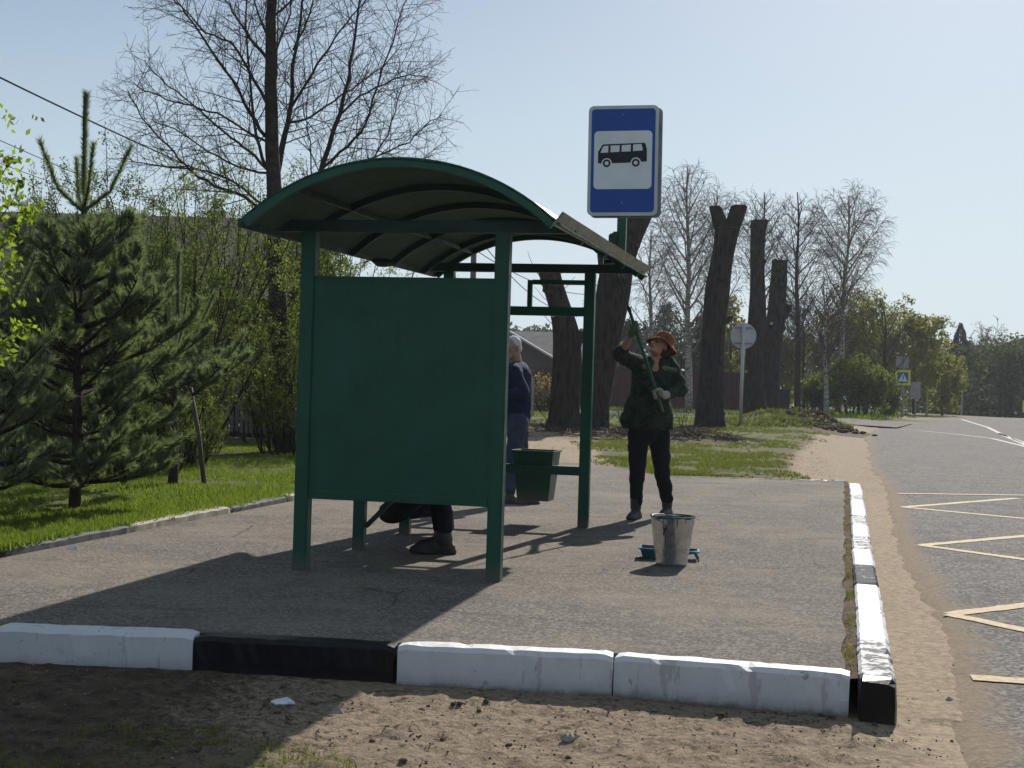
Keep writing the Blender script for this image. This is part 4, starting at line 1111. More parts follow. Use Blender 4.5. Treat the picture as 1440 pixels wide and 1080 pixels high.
m.build('rim', M['teal'], tro)
for y_ in (-.085, .085):
    m = MB(); m.bar(tp(.17, y_, .058), tp(.205, y_, .0), .016, .012, 0, .002); m.build('leg', M['teal'], tro)
m = MB(); m.add([tp(-.17, -.089, .03), tp(.06, -.088, .03), tp(.06, .088, .03), tp(-.17, .089, .03)], [(0, 1, 2, 3)]); m.build('paint', M['wetgreen'], tro)

# ================================================================== TREES
class TW:
    """branch writer: fast tubes into one MB, collecting twig tips"""
    def __init__(s, mb): s.mb = mb; s.tips = []
    def stem(s, pts, r0, r1, n=None, mat=0):
        k = len(pts)
        rads = [r0+(r1-r0)*(i/(k-1))**.8 for i in range(k)]
        if n is None: n = 8 if r0 > .05 else (5 if r0 > .015 else 3)
        s.mb.tube(pts, rads, n, mat, cap=False); return rads
def walk(p, d, L, n, wob, up=0.0, droop=0.0):
    pts = [p.copy()]; d = d.normalized(); st = L/n
    for i in range(n):
        d = (d+rvec()*wob+V((0, 0, up-droop*(i/n)))).normalized()
        p = p+d*st; pts.append(p.copy())
    return pts
def branchy(tw, pts, r0, r1, lev, spec, m=0):
    """spec: list per level of (count_per_m, len_lo, len_hi, angle, wob, up, droop, rfac)"""
    tw.stem(pts, r0, r1, None, m)
    if lev >= len(spec): tw.tips.append((pts[-1], (pts[-1]-pts[-2]).normalized())); return
    cnt, l0, l1, ang, wob, up, droop, mr = spec[lev]
    L = sum((pts[i+1]-pts[i]).length for i in range(len(pts)-1))
    k = max(1, int(cnt*L+random.random())); side = random.random()*6.28
    for i in range(k):
        t = .12+.88*(i+random.random())/k if lev > 0 or True else 0
        t = min(t, .999)*(len(pts)-1); a = int(t); f = t-a
        p = pts[a].lerp(pts[a+1], f); d = (pts[a+1]-pts[a]).normalized()
        x, y = frame(d); side += 2.4+rnd(-.5, .5)
        q = x*cos(side)+y*sin(side); an = radians(ang*rnd(.75, 1.25))
        nd = (d*cos(an)+q*sin(an)).normalized()
        tt = t/(len(pts)-1)
        ll = rnd(l0, l1)*(1-.45*tt)
        rr_ = max(mr, (r0+(r1-r0)*tt)*.5)
        rr_ = min(rr_, max(mr, ll*.012))
        branchy(tw, walk(p, nd, ll, max(2, int(ll/.18) if lev == 0 else 3), wob, up, droop), rr_, mr*.6, lev+1, spec, m)
def leaves(mb, p, k, spread, L, W, m=0, up=.2):
    for _ in range(k):
        q = p+rvec()*spread*random.random(); d = (rvec()+V((0, 0, up))).normalized()
        mb.leaf(q, d, rvec(), L*rnd(.7, 1.25), W*rnd(.7, 1.2), m)

# ---- the big bare lime tree behind the shelter
LZ = 21.6; lb0 = Gd(402, 641); LZ = lb0.y
lime = thing('lime_tree', lb0, "tall bare lime tree with several dark leaders rising behind the shelter roof", 'tree')
mt = MB(); mbr = MB(); tw = TW(mbr)
def PL(L, z0=0, z1=None):
    z1 = z0 if z1 is None else z1; n = len(L)
    return [P(x, y, LZ+z0+(z1-z0)*i/(n-1)) for i, (x, y) in enumerate(L)]
def dens(pts, k=3, wob=.02):
    out = []
    for i in range(len(pts)-1):
        for j in range(k):
            t = j/k; p = pts[i].lerp(pts[i+1], t)
            out.append(p+(rvec()*wob if i+j else V((0, 0, 0))))
    return out+[pts[-1]]
trunk = dens(PL([(404, 646), (400, 560), (392, 430), (387, 330), (384, 240), (381, 150), (380, 60), (384, -40), (380, -160), (384, -260)]), 3, .01)
mt.tube(trunk, [.17-.125*(i/(len(trunk)-1))**.9+(.05 if i == 0 else 0) for i in range(len(trunk))], 12)
mt.build('trunk', M['bark_thin'], lime, smooth=True)
spec = [(11, .45, 1.25, 50, .11, .02, .0, .0055), (9.5, .14, .5, 50, .12, .02, 0, .0032), (5.5, .06, .22, 50, .1, .0, 0, .0024)]
limbs = [([(388, 250), (400, 190), (409, 150), (413, 90), (421, 30), (428, -40), (436, -120)], .2, .055, .6),
         ([(420, 400), (440, 290), (455, 230), (478, 160), (490, 110), (500, 50), (508, -10), (520, -90)], .2, .06, .8),
         ([(375, 238), (360, 190), (352, 130), (346, 60), (345, 0), (338, -60)], .0, .03, -.7),
         ([(374, 192), (352, 160), (330, 118), (292, 62), (262, 20), (240, -8), (215, -50)], .0, .032, -.8),
         ([(374, 143), (350, 100), (325, 60), (288, 45), (255, 10), (225, -25)], 0, .028, .9),
         ([(376, 82), (352, 52), (333, 24), (318, 0), (300, -45)], 0, .03, -.4),
         ([(376, 238), (352, 212), (325, 193), (290, 165), (258, 138), (225, 110), (203, 85)], 0, .028, .5),
         ([(377, 200), (345, 182), (305, 160), (270, 148), (235, 140), (205, 128), (190, 118)], 0, .022, -1.1),
         ([(385, 320), (347, 277), (303, 263), (268, 240), (243, 213), (215, 185), (196, 160), (180, 128)], 0, .034, .4),
         ([(383, 300), (340, 262), (290, 240), (240, 235), (200, 230), (170, 222)], 0, .024, 1.2),
         ([(384, 245), (352, 240), (318, 228), (280, 205), (245, 180), (215, 170)], 0, .022, -1.0),
         ([(410, 150), (432, 112), (455, 78), (480, 42), (505, 10), (530, -20)], .3, .026, -.6),
         ([(413, 70), (432, 30), (442, -10), (455, -60)], .3, .02, .6),
         ([(408, 172), (437, 165), (470, 142), (505, 118), (540, 92), (565, 62)], .3, .022, 1.1),
         ([(455, 235), (490, 205), (515, 175), (530, 120), (552, 62), (566, 10), (585, -30)], .4, .026, .6),
         ([(480, 160), (505, 135), (540, 118), (575, 105), (602, 108)], .4, .02, -.7),
         ([(440, 290), (475, 262), (520, 235), (545, 190), (560, 140), (575, 90)], .4, .022, 1.2),
         ([(455, 250), (500, 232), (540, 215), (575, 200), (600, 175), (620, 162)], .4, .02, .2),
         ([(430, 330), (480, 290), (540, 250), (580, 232), (610, 218)], .4, .022, 1.3),
         ([(440, 260), (437, 200), (428, 160), (420, 110)], .3, .014, -.5),
         ([(383, 90), (395, 50), (408, 20), (405, -40), (410, -100)], 0, .02, -.5),
         ([(381, 60), (362, 20), (352, -30), (330, -90)], 0, .02, .5),
         ([(386, 170), (389, 120), (391, 60), (392, 0), (398, -60)], .1, .018, .9)]
for L, z0, r, dz in limbs:
    branchy(tw, dens(PL(L, z0, z0+dz), 3, .018), r, .007, 0, spec)
for i in range(16):       # crown above the frame
    p = trunk[-1-(i % 9)]; a = i*2.4
    branchy(tw, walk(p, V((cos(a), sin(a), .9)), rnd(1.2, 2.4), 8, .08, .05), .02, .006, 0, [(5, .4, .9, 48, .11, .03, 0, .006), (5, .2, .4, 50, .1, 0, 0, .004)])
mbr.build('crown', M['bark_thin'], lime)
# leafy suckers round the lower trunk
ml = MB(); tw2 = TW(ml)
for i in range(70):
    t = random.random(); p = P(400-t*10+rnd(-3, 3), 610-t*330, LZ)+V((0, 0, 0)); a = rnd(0, 6.28)
    pts = walk(p, V((cos(a), sin(a), rnd(.2, 1.4))), rnd(.3, .75), 4, .15, .1); tw2.stem(pts, .006, .002, 3, 1)
    for q in pts[1:]: leaves(ml, q, 15, .14, .042, .03)
ml.build('shoots', [M['leaf_dark'], M['bark_dark']], lime)

# ---- multi-stem shrubs with small new leaves
def shrub_mesh(h, spread, nst, nleaf, L, mats, seed, bare=.15, name='shrub', sd2=3):
    random.seed(seed); ms = MB(); mf = MB(); tw = TW(ms)
    for i in range(nst):
        a = rnd(0, 6.28); r = spread*.25*sqrt(random.random())
        p = V((r*cos(a), r*sin(a), 0)); lean = rnd(.0, .55)
        pts = walk(p, V((cos(a)*lean, sin(a)*lean, 1)), h*rnd(.6, 1.02), 12, .07, .06)
        branchy(tw, pts, rnd(.012, .026), .004, 0, [(3.2, .3, .9, 38, .14, .07, 0, .005), (4.5, .12, .35, 42, .14, .04, 0, .003)])
    allp = [t[0] for t in tw.tips]
    k = max(1, int(nleaf/max(1, len(allp))))
    for p, d in tw.tips:
        if random.random() < bare: continue
        dens_ = .5+1.0*max(0, noise.noise(p*1.1+V((seed, 0, 0)))+.45)
        for j in range(int(k*dens_+random.random())):
            q = p-d*rnd(0, .35)+rvec()*.05; mf.leaf(q, (rvec()+V((0, 0, .5))).normalized(), rvec(), L*rnd(.6, 1.25), L*.62, 0)
    return ms, mf
def place_shrubs(items, protos, group):
    for (x, y, sc, rz, pi_, lab) in items:
        st, fo = protos[pi_]
        b = V((x, y, gz(x, y)-.02)); t = thing('budding_shrub', b, lab, 'shrub', group, rz, True)
        for src, nm in ((st, 'stems'), (fo, 'foliage')):
            o = bpy.data.objects.new(nm, src); C.objects.link(o); o.parent = t; ORG[o.name] = V((0, 0, 0))
        t.scale = (sc, sc, sc*rnd(.95, 1.05))
def mesh_of(mb, name, mats):
    me = bpy.data.meshes.new(name); me.from_pydata([tuple(v) for v in mb.v], [], mb.f)
    for m in mats: me.materials.append(m)
    if len(mats) > 1: me.polygons.foreach_set('material_index', mb.m)
    return me
protos = []
for i, (h, s_, n_, nl, L, mt_) in enumerate(((3.9, 1.9, 26, 26000, .034, 'leaf_young'), (3.5, 2.2, 28, 28000, .036, 'leaf_dark'), (2.1, 1.3, 20, 16000, .036, 'leaf_young'))):
    ms, mf = shrub_mesh(h, s_, n_, nl, L, None, 100+i)
    protos.append((mesh_of(ms, 'stems', [M['bark_dark']]), mesh_of(mf, 'foliage', [M[mt_]])))
random.seed(31)
def gx(px_, Z): return P(px_, 600, Z).x
its = [(gx(205, 18.0), 18.0, 1.02, .3, 0, "budding shrub behind the pine, its thin leafy shoots rising right of the pine top"),
       (gx(228, 17.6), 17.6, 1.0, 1.9, 1, "dense budding shrub with tangled dark stems, between the pine and the lime tree"),
       (gx(312, 26.2), 26.2, 1.34, 4.0, 0, "tall budding shrub rising behind the picket fence, just left of the lime tree"),
       (gx(366, 26.0), 26.0, 1.38, 5.0, 1, "tall budding shrub behind the picket fence, hidden in part by the lime trunk"),
       (gx(150, 19.5), 19.5, 1.08, 2.2, 1, "budding shrub standing directly behind the pine trunk"),
       (gx(70, 19.0), 19.0, .95, 3.1, 0, "budding shrub left of the pine top, below the overhead wires"),
       (gx(-5, 18.5), 18.5, .98, .9, 1, "budding shrub behind the pine at the left edge of the picture"),
       (gx(232, 16.2), 16.2, .62, 3.9, 2, "low leafy shrub in shade at the right foot of the pine"),
       (gx(100, 18.2), 18.2, 0.5, 0.0, 2, "low leafy undergrowth shrub directly behind the tall pine's trunk"),
       (gx(190, 17.0), 17.0, 0.42, 1.1, 2, "low leafy undergrowth shrub left of the leaning stake's foot"),
       (gx(245, 18.4), 18.4, 0.5, 2.2, 2, "low leafy undergrowth shrub right behind the leaning stake"),
       (gx(300, 20.5), 20.5, 0.34, 3.3, 2, "low leafy undergrowth shrub short of the picket fence's left part"),
       (gx(150, 17.8), 17.8, 0.46, 4.4, 2, "low leafy undergrowth shrub between the two pine trunks"),
       (gx(55, 17.2), 17.2, 0.5, 5.5, 2, "low leafy undergrowth shrub left of the tall pine's trunk"),
       (gx(275, 17.4), 17.4, 0.38, 6.6, 2, "low leafy undergrowth shrub touching the leaning stake's middle"),
       (gx(165, 15.4), 15.4, .50, 1.9, 2, "low leafy shrub in the deep shade directly behind the tall pine's foot"),
       (gx(20, 16.4), 16.4, .60, .9, 2, "low leafy shrub behind the shorter pine at the left edge"),
       (gx(402, 20.6), 20.6, .70, 0.6, 1, "thin leafy shrub round the foot of the lime trunk beside the shelter"),
       (gx(440, 26.4), 26.4, 1.25, 2.7, 1, "budding shrub right of the lime trunk, seen beside and above the shelter panel"),
       (gx(500, 21.5), 21.5, .80, 1.1, 0, "budding shrub seen through the gap above the shelter's end panel, left part"),
       (gx(575, 23.5), 23.5, .80, 4.4, 1, "budding shrub seen through the gap above the shelter's end panel, right part")]
place_shrubs(its, protos, 'budding shrubs along the garden fence')

# ---- pines
def pine(loc, H, R, name_lab, seed, narrow=1.0, zlow=.12, dn=1.0):
    random.seed(seed)
    t = thing('pine_tree', loc, name_lab, 'tree', 'pines on the lawn'); base = V(loc)
    mtk = MB(); n = 16
    pts = [base+V((sin(i*.7)*.012, cos(i)*.01, H*i/n)) for i in range(n+1)]
    mtk.tube(pts, [.045*(1-i/n)+.008 for i in range(n+1)], 8); mtk.build('trunk', M['bark_thin'], t, smooth=True)
    mw = MB(); mn = MB()
    def shoot(pts, dens_):
        # needles along a shoot
        for i in range(len(pts)-1):
            a, b = pts[i], pts[i+1]; d = (b-a); L = d.length
            if L < 1e-4: continue
            d = d/L; x, y = frame(d); k = int(L*dens_)
            for _ in range(k):
                p = a+d*L*random.random(); th = rnd(0, 6.28); q = x*cos(th)+y*sin(th)
                nd = (d*rnd(.55, 1.1)+q*rnd(.5, .9)+V((0, 0, .1))).normalized(); nl = rnd(.04, .08)
                s_ = nd.cross(rvec()).normalized()*.0027
                m0 = len(mn.v); mn.v.extend((p-s_, p+s_, p+nd*nl)); mn.f.append((m0, m0+1, m0+2)); mn.m.append(0)
    # leader
    top = base+V((0, 0, H))
    shoot([top-V((0, 0, .80)), top+V((0, 0, .03))], 2600)
    for i in range(4):
        a = i*1.57+.5; L = [.62, .50, .58, .54][i]; q = top-V((0, 0, .95))
        pp = [q, q+V((cos(a)*L*.35, sin(a)*L*.35, L*.30)), q+V((cos(a)*L*.62, sin(a)*L*.62, L*.95))]
        mw.tube(pp, [.012, .009, .005], 4, cap=False); shoot(pp, 1500)
    z = H-.95-.42; w_ = 0
    while z > zlow:
        f = (H-z)/H; rad_ = R*min(1, max(.12, f*1.45-.12))*(1-.42*smoothstep(.62, 1, f))
        nb = random.randint(5, 7)
        for b_ in range(nb):
            a = b_*6.28/nb+w_*1.3+rnd(-.25, .25); L = rad_*rnd(.7, 1.15)
            upw = .50*(1-f)+.06-.30*max(0, f-.65)/.35
            d = V((cos(a), sin(a), upw)); p = base+V((0, 0, z+rnd(-.05, .05)))
            pts = walk(p, d, L, 8, .07, .085)
            mw.tube(pts, [.017*(1-i/9)+.004 for i in range(9)], 4, cap=False)
            shoot(pts[4:], 330*dn)
            ns = int(L*21)
            for j in range(ns):
                tt = rnd(.28, 1.0)**.8*8; i0 = min(int(tt), 7); q = pts[i0].lerp(pts[i0+1], tt-i0); dd = (pts[i0+1]-pts[i0]).normalized()
                side = dd.cross(V((0, 0, 1))).normalized()*random.choice((-1, 1))
                ll = rnd(.12, .36)*(.6+.35*R)*(1.15-.6*tt/8); sp_ = walk(q, (dd*.75+side*.8+V((0, 0, rnd(-.15, .35)))), ll, 3, .08, .16)
                mw.tube(sp_, [.006, .005, .004, .003], 3, cap=False); shoot(sp_[1:], 480*dn)
                for kk in range(random.choice((0, 1, 1, 2))):
                    s2 = walk(sp_[1], (dd*.6+side*.4+rvec()*.6+V((0, 0, .2))), ll*.55, 2, .05, .15); shoot(s2, 400*dn)
        w_ += 1; z -= rnd(.28, .36)*(1 if f < .35 else .58)
    mw.build('branches', M['bark_dark'], t); mn.build('needles', M['needle' if seed % 2 else 'needle_dry'], t)
    return t
pg = Gd(104, 716, .03); pine((pg.x, pg.y, gz(pg.x, pg.y)), 3.42, 1.28, "tall young pine with an upright top shoot, standing on the lawn", 11, dn=1.7)
pg = Gd(-38, 742, .03); pine((pg.x, pg.y, gz(pg.x, pg.y)), 2.35, .85, "shorter pine cut off by the left edge of the picture", 12, dn=1.5)
pg = Gd(232, 688, .03); pine((pg.x, pg.y+.3, gz(pg.x, pg.y)), 2.35, 1.0, "bushy pine close behind the tall one, leaning its branches over the stake", 14, zlow=.8, dn=1.5)
# stakes and leaning sticks under the lime
for (x0, y0, x1, y1, lab) in ((398, 618, 345, 532, "long dark stick leaning towards the picket fence under the lime tree"), (352, 622, 330, 606, "short dark stick stub poking up before the picket fence")):
    b = P(x0, y0, 23.2); tp_ = P(x1, y1, 23.4); m = MB(); m.tube([b-V((0, 0, .15)), b.lerp(tp_, .5), tp_], [.035, .03, .022], 7)
    tag(m.build('leaning_stick', M['bark_dark'], loc=b, smooth=True), lab, 'stick')
for (x0, y0, x1, y1, lab) in ((289, 682, 268, 545, "leaning grey wooden stake right of the pines"), (0, 690, 8, 545, "grey wooden stake at the left edge of the picture")):
    b = Gd(x0, y0, .03); tp_ = P(x1, y1, b.y+.1); m = MB(); m.tube([b-V((0, 0, .1)), b.lerp(tp_, .5)+V((.008, 0, 0)), tp_], [.027, .024, .021], 9)
    tag(m.build('wooden_stake', M['oldpole'], loc=b, smooth=True), lab, 'stake', 'stakes on the lawn')

# ---- sapling with bright leaves at the left edge, close to the camera
random.seed(5)
sz_ = 6.9; sb = V((P(-150, 800, sz_).x, sz_+.6, 0)); sb.z = gz(sb.x, sb.y)
sap = thing('sapling', sb, "sapling with bright yellow green leaves reaching in from the left edge", 'tree')
m = MB(); mlf = MB(); tws = TW(m)
m.tube([sb, sb+V((.02, 0, .9)), sb+V((.05, -.1, 1.7)), sb+V((.03, -.1, 2.6))], [.03, .025, .018, .008], 7)
for (x, y, x1, y1) in ((-90, 420, 28, 262), (-90, 520, 35, 462), (-90, 470, 14, 372), (-90, 400, -6, 240), (-80, 480, 8, 330), (-90, 540, 10, 488), (-80, 440, 40, 300), (-80, 380, 12, 228), (-90, 500, -2, 410)):
    a = P(x, y, sz_+.3); b = P(x1, y1, sz_+rnd(-.2, .2)); pts = dens([a, a.lerp(b, .5)+V((0, 0, -.03)), b], 4, .012)
    tws.stem(pts, .007, .002, 4)
    for q in pts[3:]: leaves(mlf, q, 11, .06, .036, .024)
    leaves(mlf, b, 30, .075, .036, .024)
for i in range(60):
    q = sb+V((rnd(-.5, .25), rnd(-.3, .5), rnd(1.3, 2.7))); leaves(mlf, q, 8, .12, .045, .028)
m.build('stem', M['bark_thin'], sap, smooth=True); mlf.build('foliage', M['leaf_bright'], sap)

# ---- pollarded old trunks
def pollard(name_lab, Z, cl, extra=None, seed=0, cutsz=0, grp='pollarded trunks beyond the pavement'):
    """cl: list of (px x, px y, px width); extra: further stubs"""
    b = P(cl[0][0], cl[0][1], Z); b.z = gz(b.x, b.y)
    t = thing('pollarded_tree', b, name_lab, 'tree', grp); m = MB(); tops = []
    def column(cl, flare):
        pts = []; n_ = 26
        cps = [(P(x, y, Z), w_*Z/F/2*(.93 if w_ > 20 else 1)) for x, y, w_ in cl]
        dense = []
        for i in range(len(cps)-1):
            k = max(2, int((cps[i+1][0]-cps[i][0]).length/.16))
            for j in range(k):
                f = j/k; dense.append((cps[i][0].lerp(cps[i+1][0], f), cps[i][1]+(cps[i+1][1]-cps[i][1])*f))
        dense.append(cps[-1])
        # smooth the centre line
        for _ in range(3):
            dense = [dense[0]]+[((dense[i-1][0]+dense[i][0]*2+dense[i+1][0])/4, (dense[i-1][1]+dense[i][1]*2+dense[i+1][1])/4) for i in range(1, len(dense)-1)]+[dense[-1]]
        n0 = len(m.v)
        for i, (c, r) in enumerate(dense):
            h = c.z-b.z
            for k in range(n_):
                a = 2*pi*k/n_
                rg = abs(noise.noise(V((cos(a)*4.5, sin(a)*4.5, h*.35+seed))))*.16-.03+noise.noise(V((cos(a)*1.3, sin(a)*1.3, h*.8+seed*3)))*.12
                fl = (1+.10*exp(-h/.35)*(1+.5*cos(a*5+seed))) if flare else 1
                rr_ = r*(1+rg)*fl
                m.v.append(c+V((cos(a)*rr_, sin(a)*rr_, noise.noise(V((cos(a)*2, sin(a)*2, i+seed)))*.02 if i < len(dense)-1 else noise.noise(V((cos(a)*2, sin(a)*2, seed)))*.07)))
        for i in range(len(dense)-1):
            for k in range(n_):
                k2 = (k+1) % n_; m.f.append((n0+i*n_+k, n0+i*n_+k2, n0+(i+1)*n_+k2, n0+(i+1)*n_+k)); m.m.append(0)
        # sawn top
        top = [m.v[n0+(len(dense)-1)*n_+k] for k in range(n_)]; c = sum(top, V((0, 0, 0)))/n_
        mc = MB(); tops.append(mc); k0 = 0; mc.v += [c+(q-c)*.985+V((0, 0, .012)) for q in top]+[c+V((0, 0, .02))]
        for k in range(n_): mc.f.append((k0+k, k0+(k+1) % n_, k0+n_)); mc.m.append(0)
    column(cl, True)
    for e in (extra or []): column(e, False)
    tk = m.build('trunk', M['bark'], t, smooth=True); 
    for mc in tops: mc.build('sawn_top', M['cutwood'], tk)
    rs_ = random.Random(seed*7); kc = MB()
    for _ in range(9):
        i = rs_.randint(0, len(cl)-2); f_ = rs_.random(); x_ = cl[i][0]+(cl[i+1][0]-cl[i][0])*f_; y_ = cl[i][1]+(cl[i+1][1]-cl[i][1])*f_; w_ = cl[i][2]*.46*Z/F
        a = -pi/2+rs_.uniform(-1.5, 1.5); c = P(x_, y_, Z)+V((cos(a)*w_, sin(a)*w_, 0)); d = V((cos(a), sin(a), .35)); rk = rs_.uniform(.05, .14)
        k1 = MB(); k1.tube([c-d*.12, c+d*.02, c+d*rk*.5], [rk*1.5, rk*1.15, rk*.85], 10); k1.build('knot', M['bark'], tk)
        k1 = MB(); k1.tube([c+d*rk*.5, c+d*(rk*.5+.008)], [rk*.75, rk*.7], 10); k1.build('branch_scar', M['cutwood' if rs_.random() < .08 else 'bark_thin'], tk)
    sh_ = MB(); tws_ = TW(sh_)
    for _ in range(16):
        i = rs_.randint(0, len(cl)-2); f_ = rs_.random(); x_ = cl[i][0]+(cl[i+1][0]-cl[i][0])*f_; y_ = cl[i][1]+(cl[i+1][1]-cl[i][1])*f_; w_ = cl[i][2]*.45*Z/F
        a = rs_.uniform(0, 6.28); c = P(x_, y_, Z)+V((cos(a)*w_, sin(a)*w_, 0)); tws_.stem(walk(c, V((cos(a), sin(a), .8)), rs_.uniform(.3, .9), 4, .2, .1), .012, .005, 3)
    tag(sh_.build('side_shoots', M['bark_thin'], tk), kind='stuff')
    return t, b
def zat(x, y): return Gd(x, y, -.0).y
z1 = zat(792, 606); z2 = zat(836, 604); z3 = zat(998, 601)
pollard("short pollarded trunk seen inside the shelter's far frame, first from the left", z1, [(792, 606, 52), (793, 580, 46), (797, 520, 45), (796, 460, 40), (787, 425, 33), (776, 395, 33), (772, 379, 34)], [[(798, 505, 26), (812, 480, 16), (817, 466, 13)]], 1)
pollard("thick leaning pollarded trunk behind the bus stop sign and the far shelter post", z2, [(836, 606, 44), (838, 570, 42), (847, 500, 46), (857, 440, 48), (864, 395, 50), (876, 355, 44), (893, 318, 38), (907, 285, 36)], [[(858, 415, 30), (853, 380, 22), (850, 358, 22)]], 2)
pollard("tall pollarded trunk with a forked sawn top, right of the woman in the hat", z3, [(998, 601, 44), (998, 570, 40), (1002, 500, 34), (1005, 440, 34), (1013, 380, 34), (1020, 340, 34), (1023, 322, 36)], [[(1020, 335, 26), (1012, 310, 22), (1006, 291, 16)], [(1022, 335, 28), (1033, 312, 24), (1040, 290, 23)], [(1016, 455, 14), (1024, 450, 9), (1028, 445, 7)]], 3)
pollard("pollarded trunk with a blunt knobbly top just right of the forked one", 56, [(1060, 594, 40), (1060, 560, 34), (1061, 500, 26), (1065, 420, 23), (1065, 350, 21), (1066, 325, 24), (1068, 310, 27)], None, 4)
pollard("shorter dark pollarded trunk, furthest right of the sawn trunks", 60, [(1078, 590, 34), (1079, 560, 32), (1083, 500, 30), (1092, 440, 28), (1095, 400, 24), (1097, 366, 24)], [[(1098, 450, 14), (1107, 440, 10), (1110, 428, 9)]], 5)

# ---- background trees
def bare_tree(lab, cx, ytop, ybase, Z, wpx, kind, seed, nlimb=9, leafm=None, nleaf=0, lsz=.12, cat='tree', bark='bark_grey', lean=0, grp='trees in the background', low=.18, ttop=None, tmat=None, tr=None, dens_=1.0):
    random.seed(seed)
    b = P(cx-lean, ybase, Z); b.z = gz(b.x, b.y); top = P(cx, ytop, Z); H = (top.z-b.z); W = wpx*Z/F
    t = thing({'birch': 'birch_tree', 'willow': 'willow_tree'}.get(kind, 'bare_tree' if not leafm else 'leafy_tree'), b, lab, cat, grp)
    mt_ = MB(); mbr = MB(); mf = MB(); tw = TW(mbr)
    n = 14; r0 = tr or H*.013+.02
    tpts = [b+V(((top.x-b.x)*(i/n)+sin(i*.9+seed)*.012*H*.3, sin(i*.7+seed)*.01*H, H*(.92 if not ttop else ttop)*i/n)) for i in range(n+1)]
    mt_.tube(tpts, [r0*(1-.9*i/n)+.01 for i in range(n+1)], 8)
    mt_.build('trunk', M[tmat or ('birch' if kind == 'birch' else 'bark_thin')], t, smooth=True)
    nlimb = int(nlimb*1.5); dens_ *= 1.5; tm = max(.006, Z*.00012)       # twigs no thinner than the real ones that far away can be seen
    for i in range(nlimb):
        f = low+(.95-low)*(i+.5)/nlimb; p0 = f*n; i0 = int(p0); p = tpts[i0].lerp(tpts[i0+1], p0-i0)
        a = i*2.4+rnd(-.4, .4)
        prof = sin(pi*min(1, (f-low)/(1-low)*.78+.2))
        if kind == 'birch':
            el_ = 1.1; L = W*.82*prof*rnd(.8, 1.15); sp_ = [(2.6*dens_, L*.22, L*.42, 40, .1, .0, .12, tm*1.3), (4.2*dens_, L*.12, L*.28, 30, .1, -.12, .32, tm), (2.6*dens_, .3, .7, 20, .05, -.3, .2, tm*.9)]; up = .05
        elif kind == 'willow':
            el_ = .8; L = W*.6*prof*rnd(.85, 1.15); sp_ = [(2.2*dens_, L*.25, L*.5, 45, .12, .03, .08, tm*1.3), (2.6*dens_, L*.12, L*.28, 40, .12, 0, .1, tm)]; up = .02
        else:
            el_ = .95; L = W*.84*prof*rnd(.8, 1.15); sp_ = [(3.0*dens_, L*.25, L*.5, 42, .12, .05, 0, tm*1.3), (3.2*dens_, L*.12, L*.3, 38, .12, .04, 0, tm), (2.2*dens_, .25, .6, 35, .1, .04, 0, tm*.9)]; up = .06
        pts = walk(p, V((cos(a), sin(a), el_)), L, 8, .07, up)
        branchy(tw, pts, r0*.42*(1-f*.6), tm, 0, sp_)
    mbr.build('branches', M[bark], t)
    if leafm:
        k = nleaf/max(1, len(tw.tips))
        for p, d in tw.tips:
            for _ in range(int(k*(.3+1.4*max(0, noise.noise(p*.5)+.5))+random.random())):
                mf.leaf(p+rvec()*.25*random.random()*lsz*8, (rvec()+V((0, 0, .2))).normalized(), rvec(), lsz*rnd(.6, 1.3), lsz*.75, 0)
        mf.build('foliage', M[leafm], t)
    return t
bare_tree("tall bare birch between the bus stop sign and the forked trunk", 968, 204, 580, 72, 135, 'birch', 201, 22, bark='bark_grey', low=.22)
bare_tree("greyish bare birch close behind the forked trunk, left of it", 1008, 246, 580, 80, 90, 'birch', 202, 14, bark='bark_grey', low=.25)
bare_tree("bare birch whose twigs show just right of the bus stop sign, lowest crown", 915, 300, 580, 76, 80, 'birch', 215, 12, bark='bark_grey', low=.25)
bare_tree("bare tree with a round twiggy crown above the blunt trunk", 1074, 244, 580, 78, 82, 'bare', 203, 18, bark='bark_twig', low=.45)
bare_tree("bare tree with a narrow pointed crown behind the shortest sawn trunk", 1122, 243, 580, 76, 88, 'bare', 204, 18, bark='bark_twig', low=.3)
bare_tree("tall weeping birch standing right of all the sawn trunks", 1196, 248, 582, 84, 112, 'birch', 205, 18, bark='bark_grey', low=.42, lean=18)
bare_tree("slender white-stemmed birch in front of the green bush", 1160, 388, 583, 73, 95, 'bare', 206, 14, bark='bark_twig', tmat='birch', low=.3, tr=.14, lean=-2)
bare_tree("brownish bare thicket tree right of the sawn trunks, behind the dark fence", 1130, 420, 580, 88, 100, 'bare', 207, 18, bark='bark_twig', low=.1)
bare_tree("yellow green budding willow behind the weeping birch", 1215, 396, 582, 96, 120, 'willow', 208, 16, 'leaf_yellow', 11000, .17, low=.12)
bare_tree("wide yellow green willow left of the pedestrian crossing sign", 1180, 440, 582, 100, 110, 'willow', 216, 14, 'leaf_yellow', 9000, .17, low=.12)
bare_tree("rounded yellow green willow above the pedestrian crossing sign", 1285, 438, 584, 98, 105, 'willow', 209, 18, 'leaf_yellow', 15000, .16, low=.05)
bare_tree("low yellow willow sloping down towards the far wood", 1325, 492, 585, 104, 66, 'willow', 210, 14, 'leaf_yellow', 9000, .16, low=.03)
bare_tree("dark open-branched tree with a crooked right limb beside the crossing sign", 1245, 425, 584, 82, 95, 'bare', 211, 8, bark='bark_thin', low=.30, tmat='bark_thin', tr=.16, dens_=.55)
